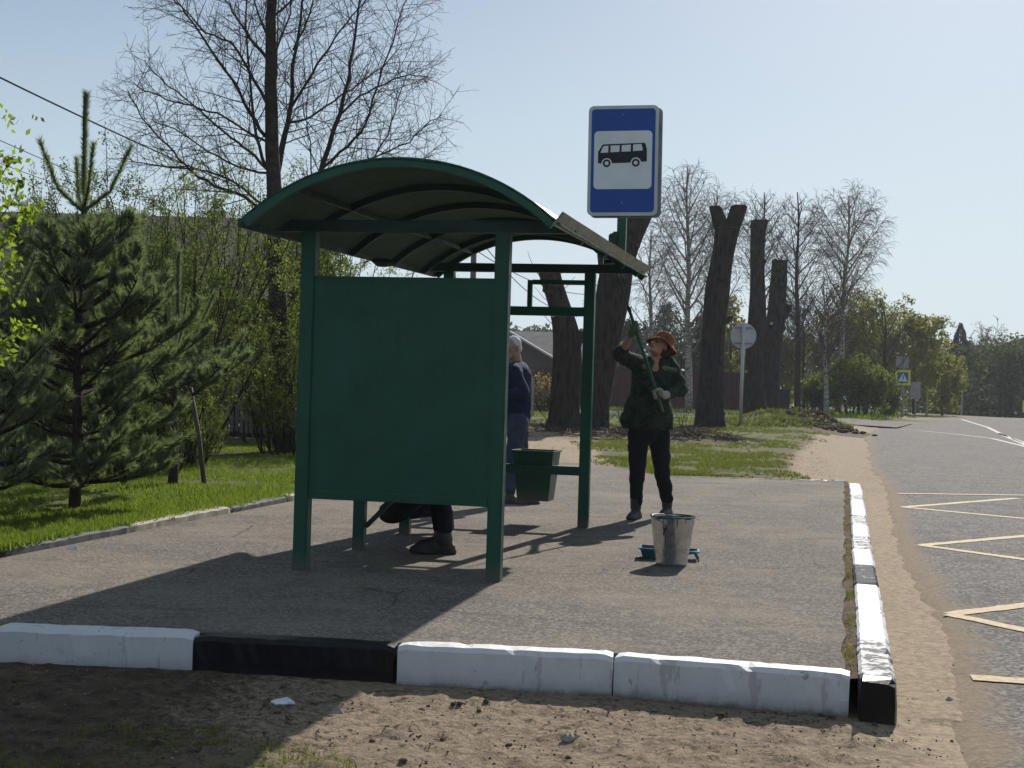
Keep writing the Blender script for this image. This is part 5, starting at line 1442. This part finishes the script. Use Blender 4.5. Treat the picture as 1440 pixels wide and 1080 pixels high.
for i, (cx, yt, w_, zz_, lm_) in enumerate(((890, 440, 60, 92, 'leaf_far'), (935, 415, 70, 95, 'leaf_far'), (985, 430, 60, 97, 'leaf_far'), (1045, 445, 70, 98, 'leaf_far'), (1100, 470, 60, 100, 'leaf_yellow'), (868, 470, 40, 100, 'leaf_yellow'), (1028, 400, 60, 90, 'leaf_yellow'))):
    lab = ["olive budding tree behind the maroon fence, left of the woman's raised hand", "olive budding tree behind the maroon fence, directly above the woman's hat", "olive budding tree behind the maroon fence, left of the forked trunk",
           "olive budding tree behind the round sign's back", "yellowish low tree just right of the shortest sawn trunk", "small yellowish tree above the fence beside the thick leaning trunk", "yellowish tree filling the gap between the forked and the blunt trunk"][i]
    bare_tree(lab, cx, yt, 578, zz_, w_, 'willow', 300+i, 15, lm_, 6500, .17, low=.06, bark='bark_grey')
# bare gap trees behind the low rail
# ---- green bush by the junction
random.seed(77)
def bush(lab, cx, ytop, ybase, Z, wpx, nl, lsz, mat, seed, name='leafy_bush', grp=None):
    random.seed(seed); b = P(cx, ybase, Z); b.z = gz(b.x, b.y); H = P(cx, ytop, Z).z-b.z; W = wpx*Z/F/2
    t = thing(name, b, lab, 'bush', grp); ms = MB(); mf = MB(); tw = TW(ms)
    for i in range(int(26)):
        a = i*2.4; r = W*.5*sqrt(i/26); p = b+V((r*cos(a), r*sin(a)*.7, 0)); q = W*.95*sqrt((i+.5)/26)
        e = b+V((q*cos(a), q*sin(a)*.8, H*(1-.45*(q/W)**2)*rnd(.75, 1.03))); pts = dens([p, p.lerp(e, .5)+V((0, 0, H*.1)), e], 4, W*.03)
        branchy(tw, pts, .03, .008, 0, [(3.5, H*.12, H*.3, 42, .15, .06, 0, .01), (3, .1, .35, 40, .1, .03, 0, .008)])
    k = nl/max(1, len(tw.tips))
    for p, d in tw.tips:
        for _ in range(int(k*(.3+1.4*max(0, noise.noise(p*.8)+.5))+random.random())):
            mf.leaf(p+rvec()*.35*random.random(), (rvec()+V((0, 0, .4))).normalized(), rvec(), lsz*rnd(.6, 1.3), lsz*.7, 0)
    ms.build('stems', M['bark_thin'], t); mf.build('foliage', M[mat], t); return t
bush("big round green bush at the road junction, left of the crossing sign", 1205, 504, 584, 76, 105, 15000, .13, 'leaf_mid', 401)
bush("smaller bright green bush attached to the left of the big round bush", 1150, 530, 583, 79, 58, 6500, .12, 'leaf_mid', 402)
bush("low green bush under the crossing sign, at its left", 1248, 545, 584, 82, 40, 4000, .12, 'leaf_mid', 403)
# dry shrub in front of the maroon fence
bush("leafless straw-coloured shrub before the maroon fence, left of the first sawn trunk", 762, 528, 583, 60, 44, 700, .1, 'straw', 404, 'dry_shrub')
# ---- spruce and the far wood
random.seed(88)
b = P(1348, 560, 150); b.z = gz(b.x, b.y); H = P(1348, 455, 150).z-b.z
sp_t = thing('spruce_tree', b, "dark conical spruce rising above the far wood", 'tree'); m = MB(); mf = MB()
m.tube([b, b+V((0, 0, H))], [.2, .02], 6); m.build('trunk', M['bark_thin'], sp_t)
for i in range(9000):
    f = random.random()**.8; h = H*(1-f); a = rnd(0, 6.28); R_ = f*H*.40*(.72+.28*abs(sin(h*2.6)))*(.85+.2*noise.noise(V((a, h, 0)))); r = R_*rnd(.25, 1)**.6
    p = b+V((r*cos(a), r*sin(a), h+.1)); mf.leaf(p, V((cos(a), sin(a), -.25)).normalized(), rvec(), .22+.55*f, .12+.2*f, 0)
mf.build('crown', M['leaf_spruce'], sp_t)
bare_tree("pale airy birch top rising above the wood, right of the spruce", 1388, 450, 570, 155, 62, 'birch', 501, 12, 'leaf_yellow', 500, .2, bark='bark_grey', low=.3, dens_=.5)
random.seed(90)
mf = MB(); ms = MB()
for i in range(170):
    cx = rnd(1283, 1800); Z = rnd(118, 215); yt = 492-(cx-1290)*.11+rnd(-6, 18)+(Z-118)*-.06
    if cx < 1300: yt += 18
    b = P(cx, 580, Z); b.z = gz(b.x, b.y); H = max(3, P(cx, yt, Z).z-b.z)
    ms.tube([b, b+V((rnd(-.3, .3), 0, H*.5)), b+V((rnd(-.5, .5), 0, H*.95))], [.16, .11, .03], 4, cap=False)
    W = rnd(1.6, 3.0)
    for j in range(9):
        q = b+V((0, 0, H*rnd(.3, .8))); a = rnd(0, 6.28); ms.tube([q, q+V((cos(a)*W*.7, sin(a)*W*.7, rnd(1, 2.4)))], [.05, .02], 3, cap=False)
    for j in range(420):
        a = rnd(0, 6.28); h = H*(.01+.99*random.random()**.8); r = W*sqrt(random.random())*(.55+.45*sin(pi*min(1, h/H)))
        p = b+V((cos(a)*r, sin(a)*r, h)); 
        if noise.noise(p*.55) < -.12: continue
        mf.leaf(p, (rvec()+V((0, 0, .2))).normalized(), rvec(), rnd(.28, .6), .3, 0)
o = ms.build('far_wood_trunks', M['bark_thin']); tag(o, "trunks of the far wood beyond the crest of the road", 'wood', None, 'stuff')
o = mf.build('far_wood', M['leaf_far']); tag(o, "hazy green wood on the horizon at the right end of the road", 'wood', None, 'stuff')
# far treeline across the whole background
mf = MB()
for i in range(430):
    cx = rnd(-500, 1330); Z = rnd(185, 260); yt = 470+rnd(-14, 6)+(cx-800)*.03+noise.noise(V((cx*.02, 0, 0)))*14
    b = P(cx, 560, Z); b.z = gz(b.x, b.y); H = P(cx, yt, Z).z-b.z; W = rnd(2, 3.6)
    for j in range(120):
        a = rnd(0, 6.28); h = H*(.15+.85*random.random()**.8); r = W*sqrt(random.random())*(.3+.7*sin(pi*min(1, h/H)))
        mf.leaf(b+V((cos(a)*r, sin(a)*r, h)), rvec(), rvec(), rnd(.5, 1.0), .55, 0)
o = mf.build('distant_treeline', M['leaf_far']); tag(o, "pale distant tree line over the grey roofs", 'wood', None, 'stuff')

# ================================================================== BUILDINGS, FENCES, SIGNS
random.seed(12)
def house(lab, c, W, Dp, zw, zr, yaw, roofm, wallm, wins, name='house', gable_x=True, over=.4):
    """c: ground centre; W along local x, Dp along local y; zw eave height, zr ridge height above c.z; ridge along x"""
    t = thing(name, c, lab, 'house'); R = Matrix.Rotation(yaw, 3, 'Z'); c = V(c)
    def L(x, y, z): return c+R @ V((x, y, z))
    m = MB(); x, y = W/2, Dp/2
    m.v = [L(-x, -y, -.4), L(x, -y, -.4), L(x, y, -.4), L(-x, y, -.4), L(-x, -y, zw), L(x, -y, zw), L(x, y, zw), L(-x, y, zw), L(-x, 0, zr), L(x, 0, zr)]
    m.f = [(0, 1, 5, 4), (2, 3, 7, 6), (1, 2, 6, 9, 5), (3, 0, 4, 8, 7), (3, 2, 1, 0), (4, 5, 9, 8), (6, 7, 8, 9)]; m.m = [0]*7
    m.build('wall', M[wallm], t)
    sl = (zr-zw)/y; m = MB(); ox = x+over; oy = y+over; ze = zw-sl*over
    for s_ in (-1, 1):
        a, b, c2, d = L(-ox, s_*oy, ze+.06), L(ox, s_*oy, ze+.06), L(ox, 0, zr+.06), L(-ox, 0, zr+.06)
        n0 = len(m.v); th = V((0, 0, .10)); m.v += [a, b, c2, d, a+th, b+th, c2+th, d+th]
        m.f += [tuple(n0+i for i in f) for f in ((0, 3, 2, 1), (4, 5, 6, 7), (0, 1, 5, 4), (1, 2, 6, 5), (3, 0, 4, 7))]; m.m += [0]*5
    rf = m.build('roof', M[roofm], t)
    for (wx, wz, ww, wh) in wins:
        m = MB(); m.box(L(wx, -y-.02, wz), (ww, .05, wh), R); wo = m.build('window', M['glass'], t)
        m = MB(); 
        for dx, dz, sx_, sz2 in ((0, wh/2+.03, ww+.14, .07), (0, -wh/2-.03, ww+.14, .07), (-ww/2-.03, 0, .07, wh), (ww/2+.03, 0, .07, wh), (0, 0, .05, wh)):
            m.box(L(wx+dx, -y-.045, wz+dz), (sx_, .05, sz2), R)
        m.build('frame', M['winframe'], wo)
    return t, L, rf
# brown house behind the shrubs on the left
hz = 34.0; hp = P(150, 600, hz)
t, L, rf = house("large dark brown house whose long roof ridge shows behind the pines and shrubs", (hp.x, hz+4, gz(hp.x, hz+4)), 8.2, 7.4, 3.0, 5.15, radians(-1.5), 'brownroof', 'timber',
      [(-2.6, 1.6, 1.0, 1.2), (0, 1.6, 1.0, 1.2), (2.6, 1.6, 1.0, 1.2)])
m = MB(); m.box(L(1.6, .4, 5.15), (.5, .5, .7)); m.build('chimney', M['plaster'], rf)
# grey shed right of the lime trunk, behind the fence
hp = P(440, 600, 30)
house("grey flat looking shed just visible between the lime trunk and the shelter post", (hp.x+.2, 31.5, gz(hp.x, 31)), 2.4, 3, 2.7, 3.15, 0, 'greyroof', 'plaster', [(0, 1.5, .6, .8)], 'shed')
# picket fence
fz = 24.8
x0, x1 = P(120, 600, fz).x, P(640, 600, fz).x
tf = thing('picket_fence', (x0, fz, gz(x0, fz)), "brown metal picket fence behind the lime tree and shrubs", 'fence')
m = MB(); k = int((x1-x0)/.085)
for i in range(k):
    x = x0+i*.085; z = gz(x, fz); m.box((x, fz+(i % 2)*.01, z+.98), (.062, .012, 1.72+.0*(i % 2)))
m.build('slat_panel', M['slat'], tf)
for zr in (.35, 1.55): m = MB(); m.box(((x0+x1)/2, fz+.04, gz(x0, fz)+zr), (x1-x0, .03, .05)); m.build('rail', M['slat'], tf)
i = 0
while x0+i*2.4 < x1:
    m = MB(); m.box((x0+i*2.4, fz+.09, gz(x0, fz)+.95), (.06, .06, 2.0)); m.build('fence_post', M['slat'], tf); i += 1
# maroon sheet fence beyond the side street
def sheet_fence(lab, xa, xb, ya, yb, h, mat, pitch=.15):
    a = V((xa, ya, 0)); b = V((xb, yb, 0)); t = thing('sheet_fence', (xa, ya, gz(xa, ya)), lab, 'fence'); d = (b-a); Ln = d.length; d.normalize(); nr = V((d.y, -d.x, 0))
    m = MB(); k = int(Ln/pitch)*4; pat = (0, 0, .035, .035)
    for i in range(k+1):
        p = a+d*(Ln*i/k)+nr*pat[i % 4]; z = gz(p.x, p.y); m.v += [V((p.x, p.y, z+.05)), V((p.x, p.y, z+h))]
    for i in range(k): m.f.append((2*i, 2*i+2, 2*i+3, 2*i+1)); m.m.append(0)
    m.build('sheet', M[mat], t)
    for i in range(int(Ln/3)+1):
        p = a+d*(i*3)-nr*.05; m = MB(); m.box((p.x, p.y, gz(p.x, p.y)+h/2), (.07, .07, h+.04)); m.build('fence_post', M[mat], t)
    return t
sheet_fence("long maroon corrugated fence across the side street, behind the woman", P(690, 570, 78).x, P(1043, 570, 78).x, 78, 78, 2.15, 'maroon')
sheet_fence("short dark blue sheet fence right of the maroon one", P(1083, 570, 82).x, P(1113, 570, 82).x, 82, 82.5, 1.35, 'darkfence')
# far houses seen through the shelter
hp = P(705, 570, 90)
house("house with a pale grey metal roof seen beside the old man's head", (hp.x-.5, 93, gz(hp.x, 93)), 3.4, 7.5, 2.9, 5.0, radians(90-4), 'lightroof', 'timber', [], over=.5)
hp = P(790, 570, 100)
t, L, rf = house("long low house with a grey slate roof beyond the maroon fence", (hp.x+.2, 104, gz(hp.x, 104)), 7.6, 9, 2.6, 4.95, radians(-3), 'greyroof', 'plaster', [(-2, 1.6, 1.2, 1.1), (1.0, 1.6, 1.2, 1.1)])
m = MB(); p = L(1.7, 0, 5); m.tube([p, p+V((0, 0, 2.6))], .03, 5); 
for k in range(3): m.bar(p+V((-.5, 0, 2.0+.22*k)), p+V((.5, 0, 2.0+.22*k)), .03, .03)
m.build('antenna', M['wire'], rf)
# small light post by the side street
pb = Gd(746, 586, 0); m = MB(); m.box((pb.x, pb.y, .72+gz(pb.x, pb.y)), (.22, .22, 1.45), None, 0, .03)
tag(m.build('concrete_post', M['concrete'], loc=(pb.x, pb.y, 0)), "pale concrete post behind the old man's elbow", 'post')
# round sign seen from behind
rb = Gd(1041, 601, 0); rb.z = gz(rb.x, rb.y)
rs = thing('road_sign', rb, "round road sign seen from behind on a grey pole, before the blunt trunk", 'road sign', None)
c = P(1046, 472, rb.y); R_ = 18.3*rb.y/F
m = MB(); m.tube([rb-V((0, 0, .1)), V((rb.x+.01, rb.y, c.z+R_*.8))], .055, 10); m.build('pole', M['signback'], rs, smooth=True)
m = MB(); m.tube([c+V((0, .08, 0)), c+V((0, .095, 0))], R_, 40); dk = m.build('disc', M['signback'], rs)
m = MB(); m.tube([c+V((0, .065, 0)), c+V((0, .081, 0))], [R_*1.0, R_*1.02], 40); 
m = MB(); 
for dz in (-.25, .25): 
    m = MB(); m.box(c+V((0, .045, dz)), (R_*1.4, .03, .05)); m.build('bracket', M['greypole'], rs)
# pedestrian crossing sign group
pc = P(1269, 583, 84); pc.z = gz(pc.x, pc.y)
cs = thing('crossing_sign', pc, "square pedestrian crossing sign with yellow green border at the junction", 'road sign')
c = P(1269, 531, 84); hw = 10.6*84/F
m = MB(); m.tube([pc, V((pc.x, pc.y, P(1269, 500, 84).z))], .05, 8); m.build('pole', M['greypole'], cs)
def flat(cx, cy, Z, pts, y0, y1, name, mat, parent):
    """flat plate facing the road user; pts in px offsets from the centre"""
    c = P(cx, cy, Z); k = Z/F; m = MB(); m.prism([V((c.x+x*k, c.y+y0, c.z-y*k)) for x, y in pts], V((0, y1-y0, 0))); return m.build(name, mat, parent)
sq = lambda h: [(-h, h), (h, h), (h, -h), (-h, -h)]
bd = flat(1269, 531, 84, sq(10.8), -.06, -.09, 'border', M['yellow'], cs)
flat(1269, 531, 84, sq(7.6), -.09, -.10, 'blue_face', M['signblue'], bd)
flat(1269, 531, 84, [(-6.6, 5.4), (6.6, 5.4), (0, -6.4)], -.10, -.11, 'white_triangle', M['signwhite'], bd)
m = MB(); k = 84/F
def q3(x, y): return V((c.x+x*k, c.y-.118, c.z-y*k))
for a_, b_, w_ in (((0, -2), (.4, 1.5), 1.3), ((.4, 1.4), (-1.6, 4.8), .9), ((.4, 1.4), (2.3, 4.6), .9), ((0, -1.6), (2.0, .6), .7), ((0, -1.6), (-1.7, .8), .7)):
    m.bar(q3(*a_), q3(*b_), w_*k, .01)
m.ell(q3(0, -3.1), (.9*k, .006, .9*k), None, 10, 6)
m.build('walking_figure', M['signblack'], bd)
for yy in (3.2, 4.4): m = MB(); m.bar(q3(-4.6, yy+.3), q3(-2.6, yy+.3), .7*k, .006); m.build('stripe', M['signblack'], bd)
flat(1269, 509, 84, [(-9, 8), (9, 8), (9, -8), (-9, -8)], .02, .04, 'rear_sign', M['greypole'], cs)
pc = P(1287, 583, 88); pc.z = gz(pc.x, pc.y); t = thing('road_sign', pc, "grey square sign back on a thin pole just right of the crossing sign", 'road sign')
m = MB(); m.tube([pc, V((pc.x, pc.y, P(1287, 537, 88).z))], .045, 8); m.build('pole', M['greypole'], t)
flat(1287, 549, 88, [(-7, 12), (7, 12), (7, -12), (-7, -12)], -.06, -.08, 'plate', M['greypole'], t)
pc = P(1439, 590, 92); pc.z = gz(pc.x, pc.y); t = thing('crossing_sign', pc, "yellow bordered sign cut off by the right edge of the picture", 'road sign')
m = MB(); m.tube([pc, V((pc.x+.4, pc.y, P(1439, 563, 92).z))][:1]+[V((pc.x+.35, pc.y, pc.z)), V((pc.x+.35, pc.y, P(1439, 565, 92).z))], .04, 8); m.build('pole', M['greypole'], t)
b2 = flat(1446, 572, 92, sq(8.5), -.06, -.09, 'border', M['yellow'], t); flat(1446, 572, 92, sq(6), -.09, -.10, 'blue_face', M['signblue'], b2)
for (x, zt_, Z, lab) in ((1303, 545, 95, "thin pale pole right of the junction signs"), (1352, 520, 116, "tall pale pole beside the road crest, left one"), (1407, 516, 122, "tall pale pole beside the road crest, right one")):
    pc = P(x, 585, Z); pc.z = gz(pc.x, pc.y); m = MB(); m.tube([pc-V((0, 0, .3)), V((pc.x, pc.y, P(x, zt_, Z).z))], [.09, .06], 8)
    tag(m.build('pole', M['concrete'], loc=pc), lab, 'pole')
# utility pole + wires
up_ = P(667, 335, 60); ub = V((up_.x, 60, gz(up_.x, 60)))
ut = thing('utility_pole', ub, "wooden utility pole glimpsed under the shelter roof", 'utility pole')
m = MB(); m.tube([ub, V((ub.x, 60, up_.z))], [.16, .12], 9); m.build('pole', M['oldpole'], ut, smooth=True)
m = MB(); m.box((ub.x, 59.9, up_.z-.3), (1.1, .1, .1)); m.build('crossarm', M['oldpole'], ut)
# the near pole the wires come from, out of the picture on the left
nb = P(-420, -120, 21); nbase = V((nb.x, 21, gz(nb.x, 21)))
def wire(lab, a, b, sag, r):
    m = MB(); n = 40; m.tube([a.lerp(b, i/n)+V((0, 0, -sag*4*(i/n)*(1-i/n))) for i in range(n+1)], r, 5)
    tag(m.build('overhead_wire', M['wire'], loc=a), lab, 'wire', 'overhead wires')
q0 = P(0, 100, 23); q1 = P(237, 207, 31.5); dr = (q1-q0)
def through(lab, pa, za, pb_, zb, k0, k1, sag, r):
    a = P(pa[0], pa[1], za); b = P(pb_[0], pb_[1], zb); d = b-a; wire(lab, a-d*k0, a+d*k1, sag, r)
through("thick black overhead cable running down from the top left behind the lime tree", (0, 98), 23, (330, 258), 36, .6, 1.15, .14, .016)
through("thin upper overhead wire crossing left of the pine top", (0, 194), 26, (107, 238), 30, .6, 4.0, .1, .008)
through("thin lower overhead wire ending in the shrubs at the left edge", (0, 226), 26, (59, 246), 28.2, 1.2, 7, .1, .007)
wire("overhead wire leaving the utility pole, upper of two seen through the shelter", V((ub.x-.4, 60, up_.z-.2)), P(835, 414, 90), .6, .02)
wire("overhead wire leaving the utility pole, lower of two seen through the shelter", V((ub.x+.4, 60, up_.z-.25)), P(790, 437, 88), .5, .02)

# ================================================================== GROUND COVER AND LITTER
random.seed(55)
def blades(name, lab, cat, mat, n, pick, h0, h1, wd, lean=.5, per=5, kind='stuff'):
    m = MB()
    for _ in range(n):
        r = pick()
        if r is None: continue
        x, y, sc = r; z = gz(x, y)-.004
        for _ in range(per):
            a = rnd(0, 6.28); h = rnd(h0, h1)*sc; q = V((x+rnd(-.03, .03), y+rnd(-.03, .03), z)); t = V((cos(a)*lean*h*rnd(.2, 1), sin(a)*lean*h*rnd(.2, 1), h))
            s_ = V((sin(a), -cos(a), 0))*wd*.5*rnd(.7, 1.3); m0 = len(m.v); m.v.extend((q-s_, q+s_, q+t)); m.f.append((m0, m0+1, m0+2)); m.m.append(0)
    o = m.build(name, M[mat]); tag(o, lab, cat, None, kind); return o
def lawn():
    y = 8.9+14.5*random.random()**1.5; x = Lx(y)-.03-rnd(0, 1)**1.3*(2.8+(y-9)*.30); nn = noise.noise(V((x*.9, y*.9, 0)))
    if nn < -.35 and random.random() < .6: return None
    return x, y, .7+nn*.5+(.25 if Lx(y)-x < .25 else 0)
blades('lawn_grass', "bright spring grass under the pines left of the pavement", 'grass', 'grass', 34000, lawn, .02, .075, .010, .9)
def backgrass():
    y = 19.6+(random.random()**1.6)*34; e = re_(y); x = rnd(.3, e-1.1)
    if y < By(x)+.15: return None
    if noise.noise(V((x*.7, y*.3, 4)))+noise.noise(V((x*2.5, y*1.2, 4)))*.5+rnd(-.15, .15) < -.08 or e-x < 1.2+noise.noise(V((y*.8, x*.5, 0)))*1.6+rnd(0, .7): return None
    if x < 1.3+noise.noise(V((x*.9, y*.35, 7)))*1.6+rnd(0, .5) and y < 34+noise.noise(V((x, y*.3, 1)))*4: return None
    if 31 < y < 41 and x < 4.6 and random.random() < .7: return None
    return x, y, .5+y/60
blades('verge_grass', "thin patchy grass on the verge behind the pavement", 'grass', 'grass_dry', 26000, backgrass, .02, .07, .014)
def vstraw():
    y = 19.5+(random.random()**1.4)*30; e = re_(y); x = rnd(.2, e-.8)
    if y < By(x)+.1 or noise.noise(V((x*1.1, y*.4, 12)))+rnd(-.25, .25) < .0: return None
    return x, y, .5+y/60
blades('verge_litter', "dry stalks and leaf litter among the verge grass", 'litter', 'straw', 9000, vstraw, .004, .02, .013, 2.5, 4)
def mound():
    x = rnd(6.6, 11.5); y = rnd(44, 53)
    if gz(x, y) < .05: return None
    if x > 10 and random.random() < .8: return None
    return x, y, 2.0
blades('mound_grass', "bright grass growing over the soil mound by the round sign", 'grass', 'grass_dry', 3800, mound, .03, .08, .03)
def fargrass():
    y = rnd(54, 92); x = rnd(-6, re_(y)-1)
    if 57 < y < 68.5: return None
    return x, y, 1.6
blades('far_grass', "grass along the side street in front of the fences", 'grass', 'grass', 9000, fargrass, .05, .14, .04)
def kerbweeds():
    y = rnd(6.1, 19); x = Kx(y)-.035+rnd(-.03, .02)
    if noise.noise(V((y*1.3, 3, 0))) < -.05: return None
    return x, y, .8
m_ = gz
_g = gz
def gz(x, y): return -.02 if (Kx(y)-.12 < x < Kx(y) and 6 < y < 19.2) else _g(x, y)
m = MB(); rows_ = []
for i in range(120):
    y = 6.02+i*.11
    for u in (-.13, -.045, .008): m.v.append((Kx(y)+u, y, -.022+noise.noise(V((u*30, y*6, 0)))*.02))
for i in range(119):
    for j in (0, 1): m.f.append((i*3+j, i*3+j+1, i*3+j+4, i*3+j+3)); m.m.append(0)
tag(m.build('soil_strip', M['clod']), None, None, None, 'structure')
blades('kerb_weeds', "dry straw and weeds in the gap beside the roadside kerb", 'weeds', 'straw', 900, kerbweeds, .006, .028, .005, 1.6)
def kerbgreen():
    y = random.choice((6.4, 7.3, 7.6, 8.4, 8.5, 9.4, 11, 13))+rnd(-.15, .15); return Kx(y)-.035+rnd(-.02, .02), y, .7
blades('kerb_grass', "small green grass tufts in the gap beside the roadside kerb", 'weeds', 'grass_dry', 60, kerbgreen, .015, .05, .005, .9)
gz = _g
def front():
    x = rnd(-2.4, -.35); y = rnd(4.3, 5.35)
    if noise.noise(V((x*2, y*2, 8)))+(5.0-y)*.5 < .05: return None
    return x, y, .7
blades('front_grass', "dull grass tufts on the shaded dirt at the bottom left", 'grass', 'grass_dry', 1500, front, .02, .06, .004, .9)
def litter():
    x = rnd(-2.6, 1.6); y = rnd(4.4, Fy(x)-.16)
    if noise.noise(V((x*3, y*3, 1))) < -.05: return None
    return x, y, 1
blades('dead_grass', "dry dead grass bits strewn over the dirt before the kerb", 'litter', 'straw', 4200, litter, .002, .012, .003, 5, 3)
def lawnedge():
    y = rnd(9, 20); return Lx(y)+.09+rnd(-.05, .07), y, .6
blades('kerb_foot_weeds', "weeds growing at the foot of the lawn kerb", 'weeds', 'grass', 330, lambda: (lambda r: r if noise.noise(V((r[1]*1.2, 9, 0))) > .12 else None)(lawnedge()), .01, .05, .006, .9)
# clods and crumbs
def lump(m, c, r, sq_=.6, n=7, k=5):
    sd_ = rnd(0, 99); n0 = len(m.v); m.ell(c, (r, r*rnd(.7, 1.2), r*sq_), Matrix.Rotation(rnd(0, 6), 3, 'Z'), n, k)
    for i in range(n0, len(m.v)):
        v = m.v[i]; d = v-c; m.v[i] = c+d*(1+.55*noise.noise(V((d.x/r*1.3+sd_, d.y/r*1.3, d.z/r*1.3))))
m = MB()
for i in range(2600):
    x = rnd(-2.5, 2.0); y = rnd(4.4, 5.95)
    if y > Fy(x)-.15: continue
    dens_ = noise.noise(V((x*2.2, y*3.5, 5)))+noise.noise(V((x*7, y*7, 5)))*.6
    if dens_ < .12 and random.random() < .9: continue
    lump(m, V((x, y, gz(x, y)+.002)), rnd(.0015, .006)*(3.0 if random.random() < .09 and dens_ > .2 else 1), .7, 6, 4)
o = m.build('soil_clods', M['clod'], smooth=False); tag(o, "dark clods of soil scattered over the dirt in front of the kerb", 'soil', None, 'stuff')
m = MB()
for i in range(260):
    x = rnd(-2.5, 3.0); y = rnd(4.4, 7.5)
    if x < 1.6 and y > Fy(x)-.16: continue
    if Kx(y)-.1 < x < Kx(y)+.17: continue
    lump(m, V((x, y, max(gz(x, y), -.172 if x > Kx(y) else -9)+.002)), rnd(.002, .006), .7, 6, 4)
o = m.build('gravel', M['stone'], smooth=False); tag(o, "small pale pebbles scattered on the dirt and sand", 'gravel', None, 'stuff')
# soil heap by the junction, brush under the trunks
m = MB()
for i in range(420):
    x = rnd(9.2, 11.9); y = rnd(46, 51.5); z = gz(x, y)
    if z < -.05 and random.random() < .7: continue
    lump(m, V((x, y, z+.02)), rnd(.04, .13), .7, 6, 4)
o = m.build('soil_heap', M['clod']); tag(o, "heap of dark soil lumps at the edge of the junction", 'soil', None, 'stuff')
m = MB()
for i in range(900):
    x = rnd(.4, 5.4); y = rnd(31, 40); 
    if noise.noise(V((x*.8, y*.5, 2))) < -.1: continue
    a = rnd(0, 6.28); L_ = rnd(.2, .8); p = V((x, y, gz(x, y)+rnd(0, .12))); m.tube([p, p+V((cos(a)*L_*.5, sin(a)*L_*.5, rnd(-.02, .12))), p+V((cos(a+.2)*L_, sin(a+.2)*L_, rnd(-.05, .14)))], [.012, .009, .004], 3, cap=False)
o = m.build('brushwood', M['bark_twig']); tag(o, "cut twigs and brushwood lying under the first sawn trunks", 'brushwood', None, 'stuff')
m = MB()
for i in range(90):
    x = rnd(2.0, 5.0); y = 19.9+random.random()**2*9
    if noise.noise(V((x*1.4, y*1.1, 2))) < .12: continue
    lump(m, V((x, y, gz(x, y))), rnd(.012, .035), .6, 6, 4)
o = m.build('verge_clods', M['clod']); tag(o, "dark soil crumbs on the verge behind the pavement edge", 'soil', None, 'stuff')
# bare sprouts by the trunks
for (x, y, h) in ((872, 588, .9), (960, 596, .9), (935, 590, .7)):
    random.seed(x); b = Gd(x, y+6, 0); b.z = gz(b.x, b.y); m = MB(); tw3 = TW(m)
    for i in range(7): tw3.stem(walk(b+V((rnd(-.25, .25), 0, 0)), V((rnd(-.4, .4), rnd(-.3, .3), 1)), h*rnd(.5, 1), 4, .12), .012, .005, 3)
    tag(m.build('bare_sprout', M['bark_twig'], loc=b), {872: "thin bare sprouts left of the woman, beside the leaning trunk", 960: "thin bare sprouts between the woman and the forked trunk", 935: "thin bare sprouts right behind the woman's knee"}[x], 'sprout', 'bare sprouts on the verge')
random.seed(9)
# single things lying about
def crumple(name, lab, px_, py_, z0, w_, mat, cat, flat_=.35, y=None):
    c = Gd(px_, py_, z0); c.z = gz(c.x, c.y) if z0 < -.05 else z0
    c.z += w_*.15; m = MB(); m.ell(c, (w_, w_*.6, w_*flat_), Matrix.Rotation(.4, 3, 'Z'), 12, 8)
    for i in range(len(m.v)):
        d = m.v[i]-c; m.v[i] = c+V((d.x*(1+.8*noise.noise(d*60+c)), d.y*(1+.8*noise.noise(d*55+c*2)), d.z*(1+1.0*noise.noise(d*70+c*3))))
    tag(m.build(name, M[mat], loc=c), lab, cat)
crumple('litter', "white crumpled paper on the shaded dirt before the black kerb", 397, 992, -.15, .045, 'paper', 'litter')
crumple('litter', "tiny white litter scrap at the near end of the lawn kerb", 103, 772, -.0, .035, 'paper', 'litter', .5)
crumple('stone', "pale stone standing on the sunlit dirt, left one", 474, 1003, -.16, .026, 'stone', 'stone', .8)
crumple('stone', "pale flat stone on the sunlit dirt, in front of the kerb joint", 803, 1042, -.16, .038, 'stone', 'stone', .5)
crumple('stone', "small bright stone on the sand right of the road kerb", 1335, 984, -.17, .018, 'stone', 'stone', .5)

# ================================================================== AIR
m = MB(); m.box((0, 150, 12), (700, 420, 44)); 
t = bpy.data.materials.new('hazy_air'); t.use_nodes = True; n = t.node_tree; n.nodes.clear()
o_ = n.nodes.new('ShaderNodeOutputMaterial'); v_ = n.nodes.new('ShaderNodeVolumePrincipled'); v_.inputs['Density'].default_value = .0004; v_.inputs['Color'].default_value = (.86, .93, 1, 1)
v_.inputs['Anisotropy'].default_value = .2
n.links.new(v_.outputs[0], o_.inputs['Volume'])
hz__ = m.build('haze', t); tag(hz__, "thin pale spring haze in the air", 'haze', None, 'stuff')
#print('POLYS', sorted([(len(o.data.polygons), o.name) for o in bpy.data.objects if o.type == 'MESH'])[-12:])
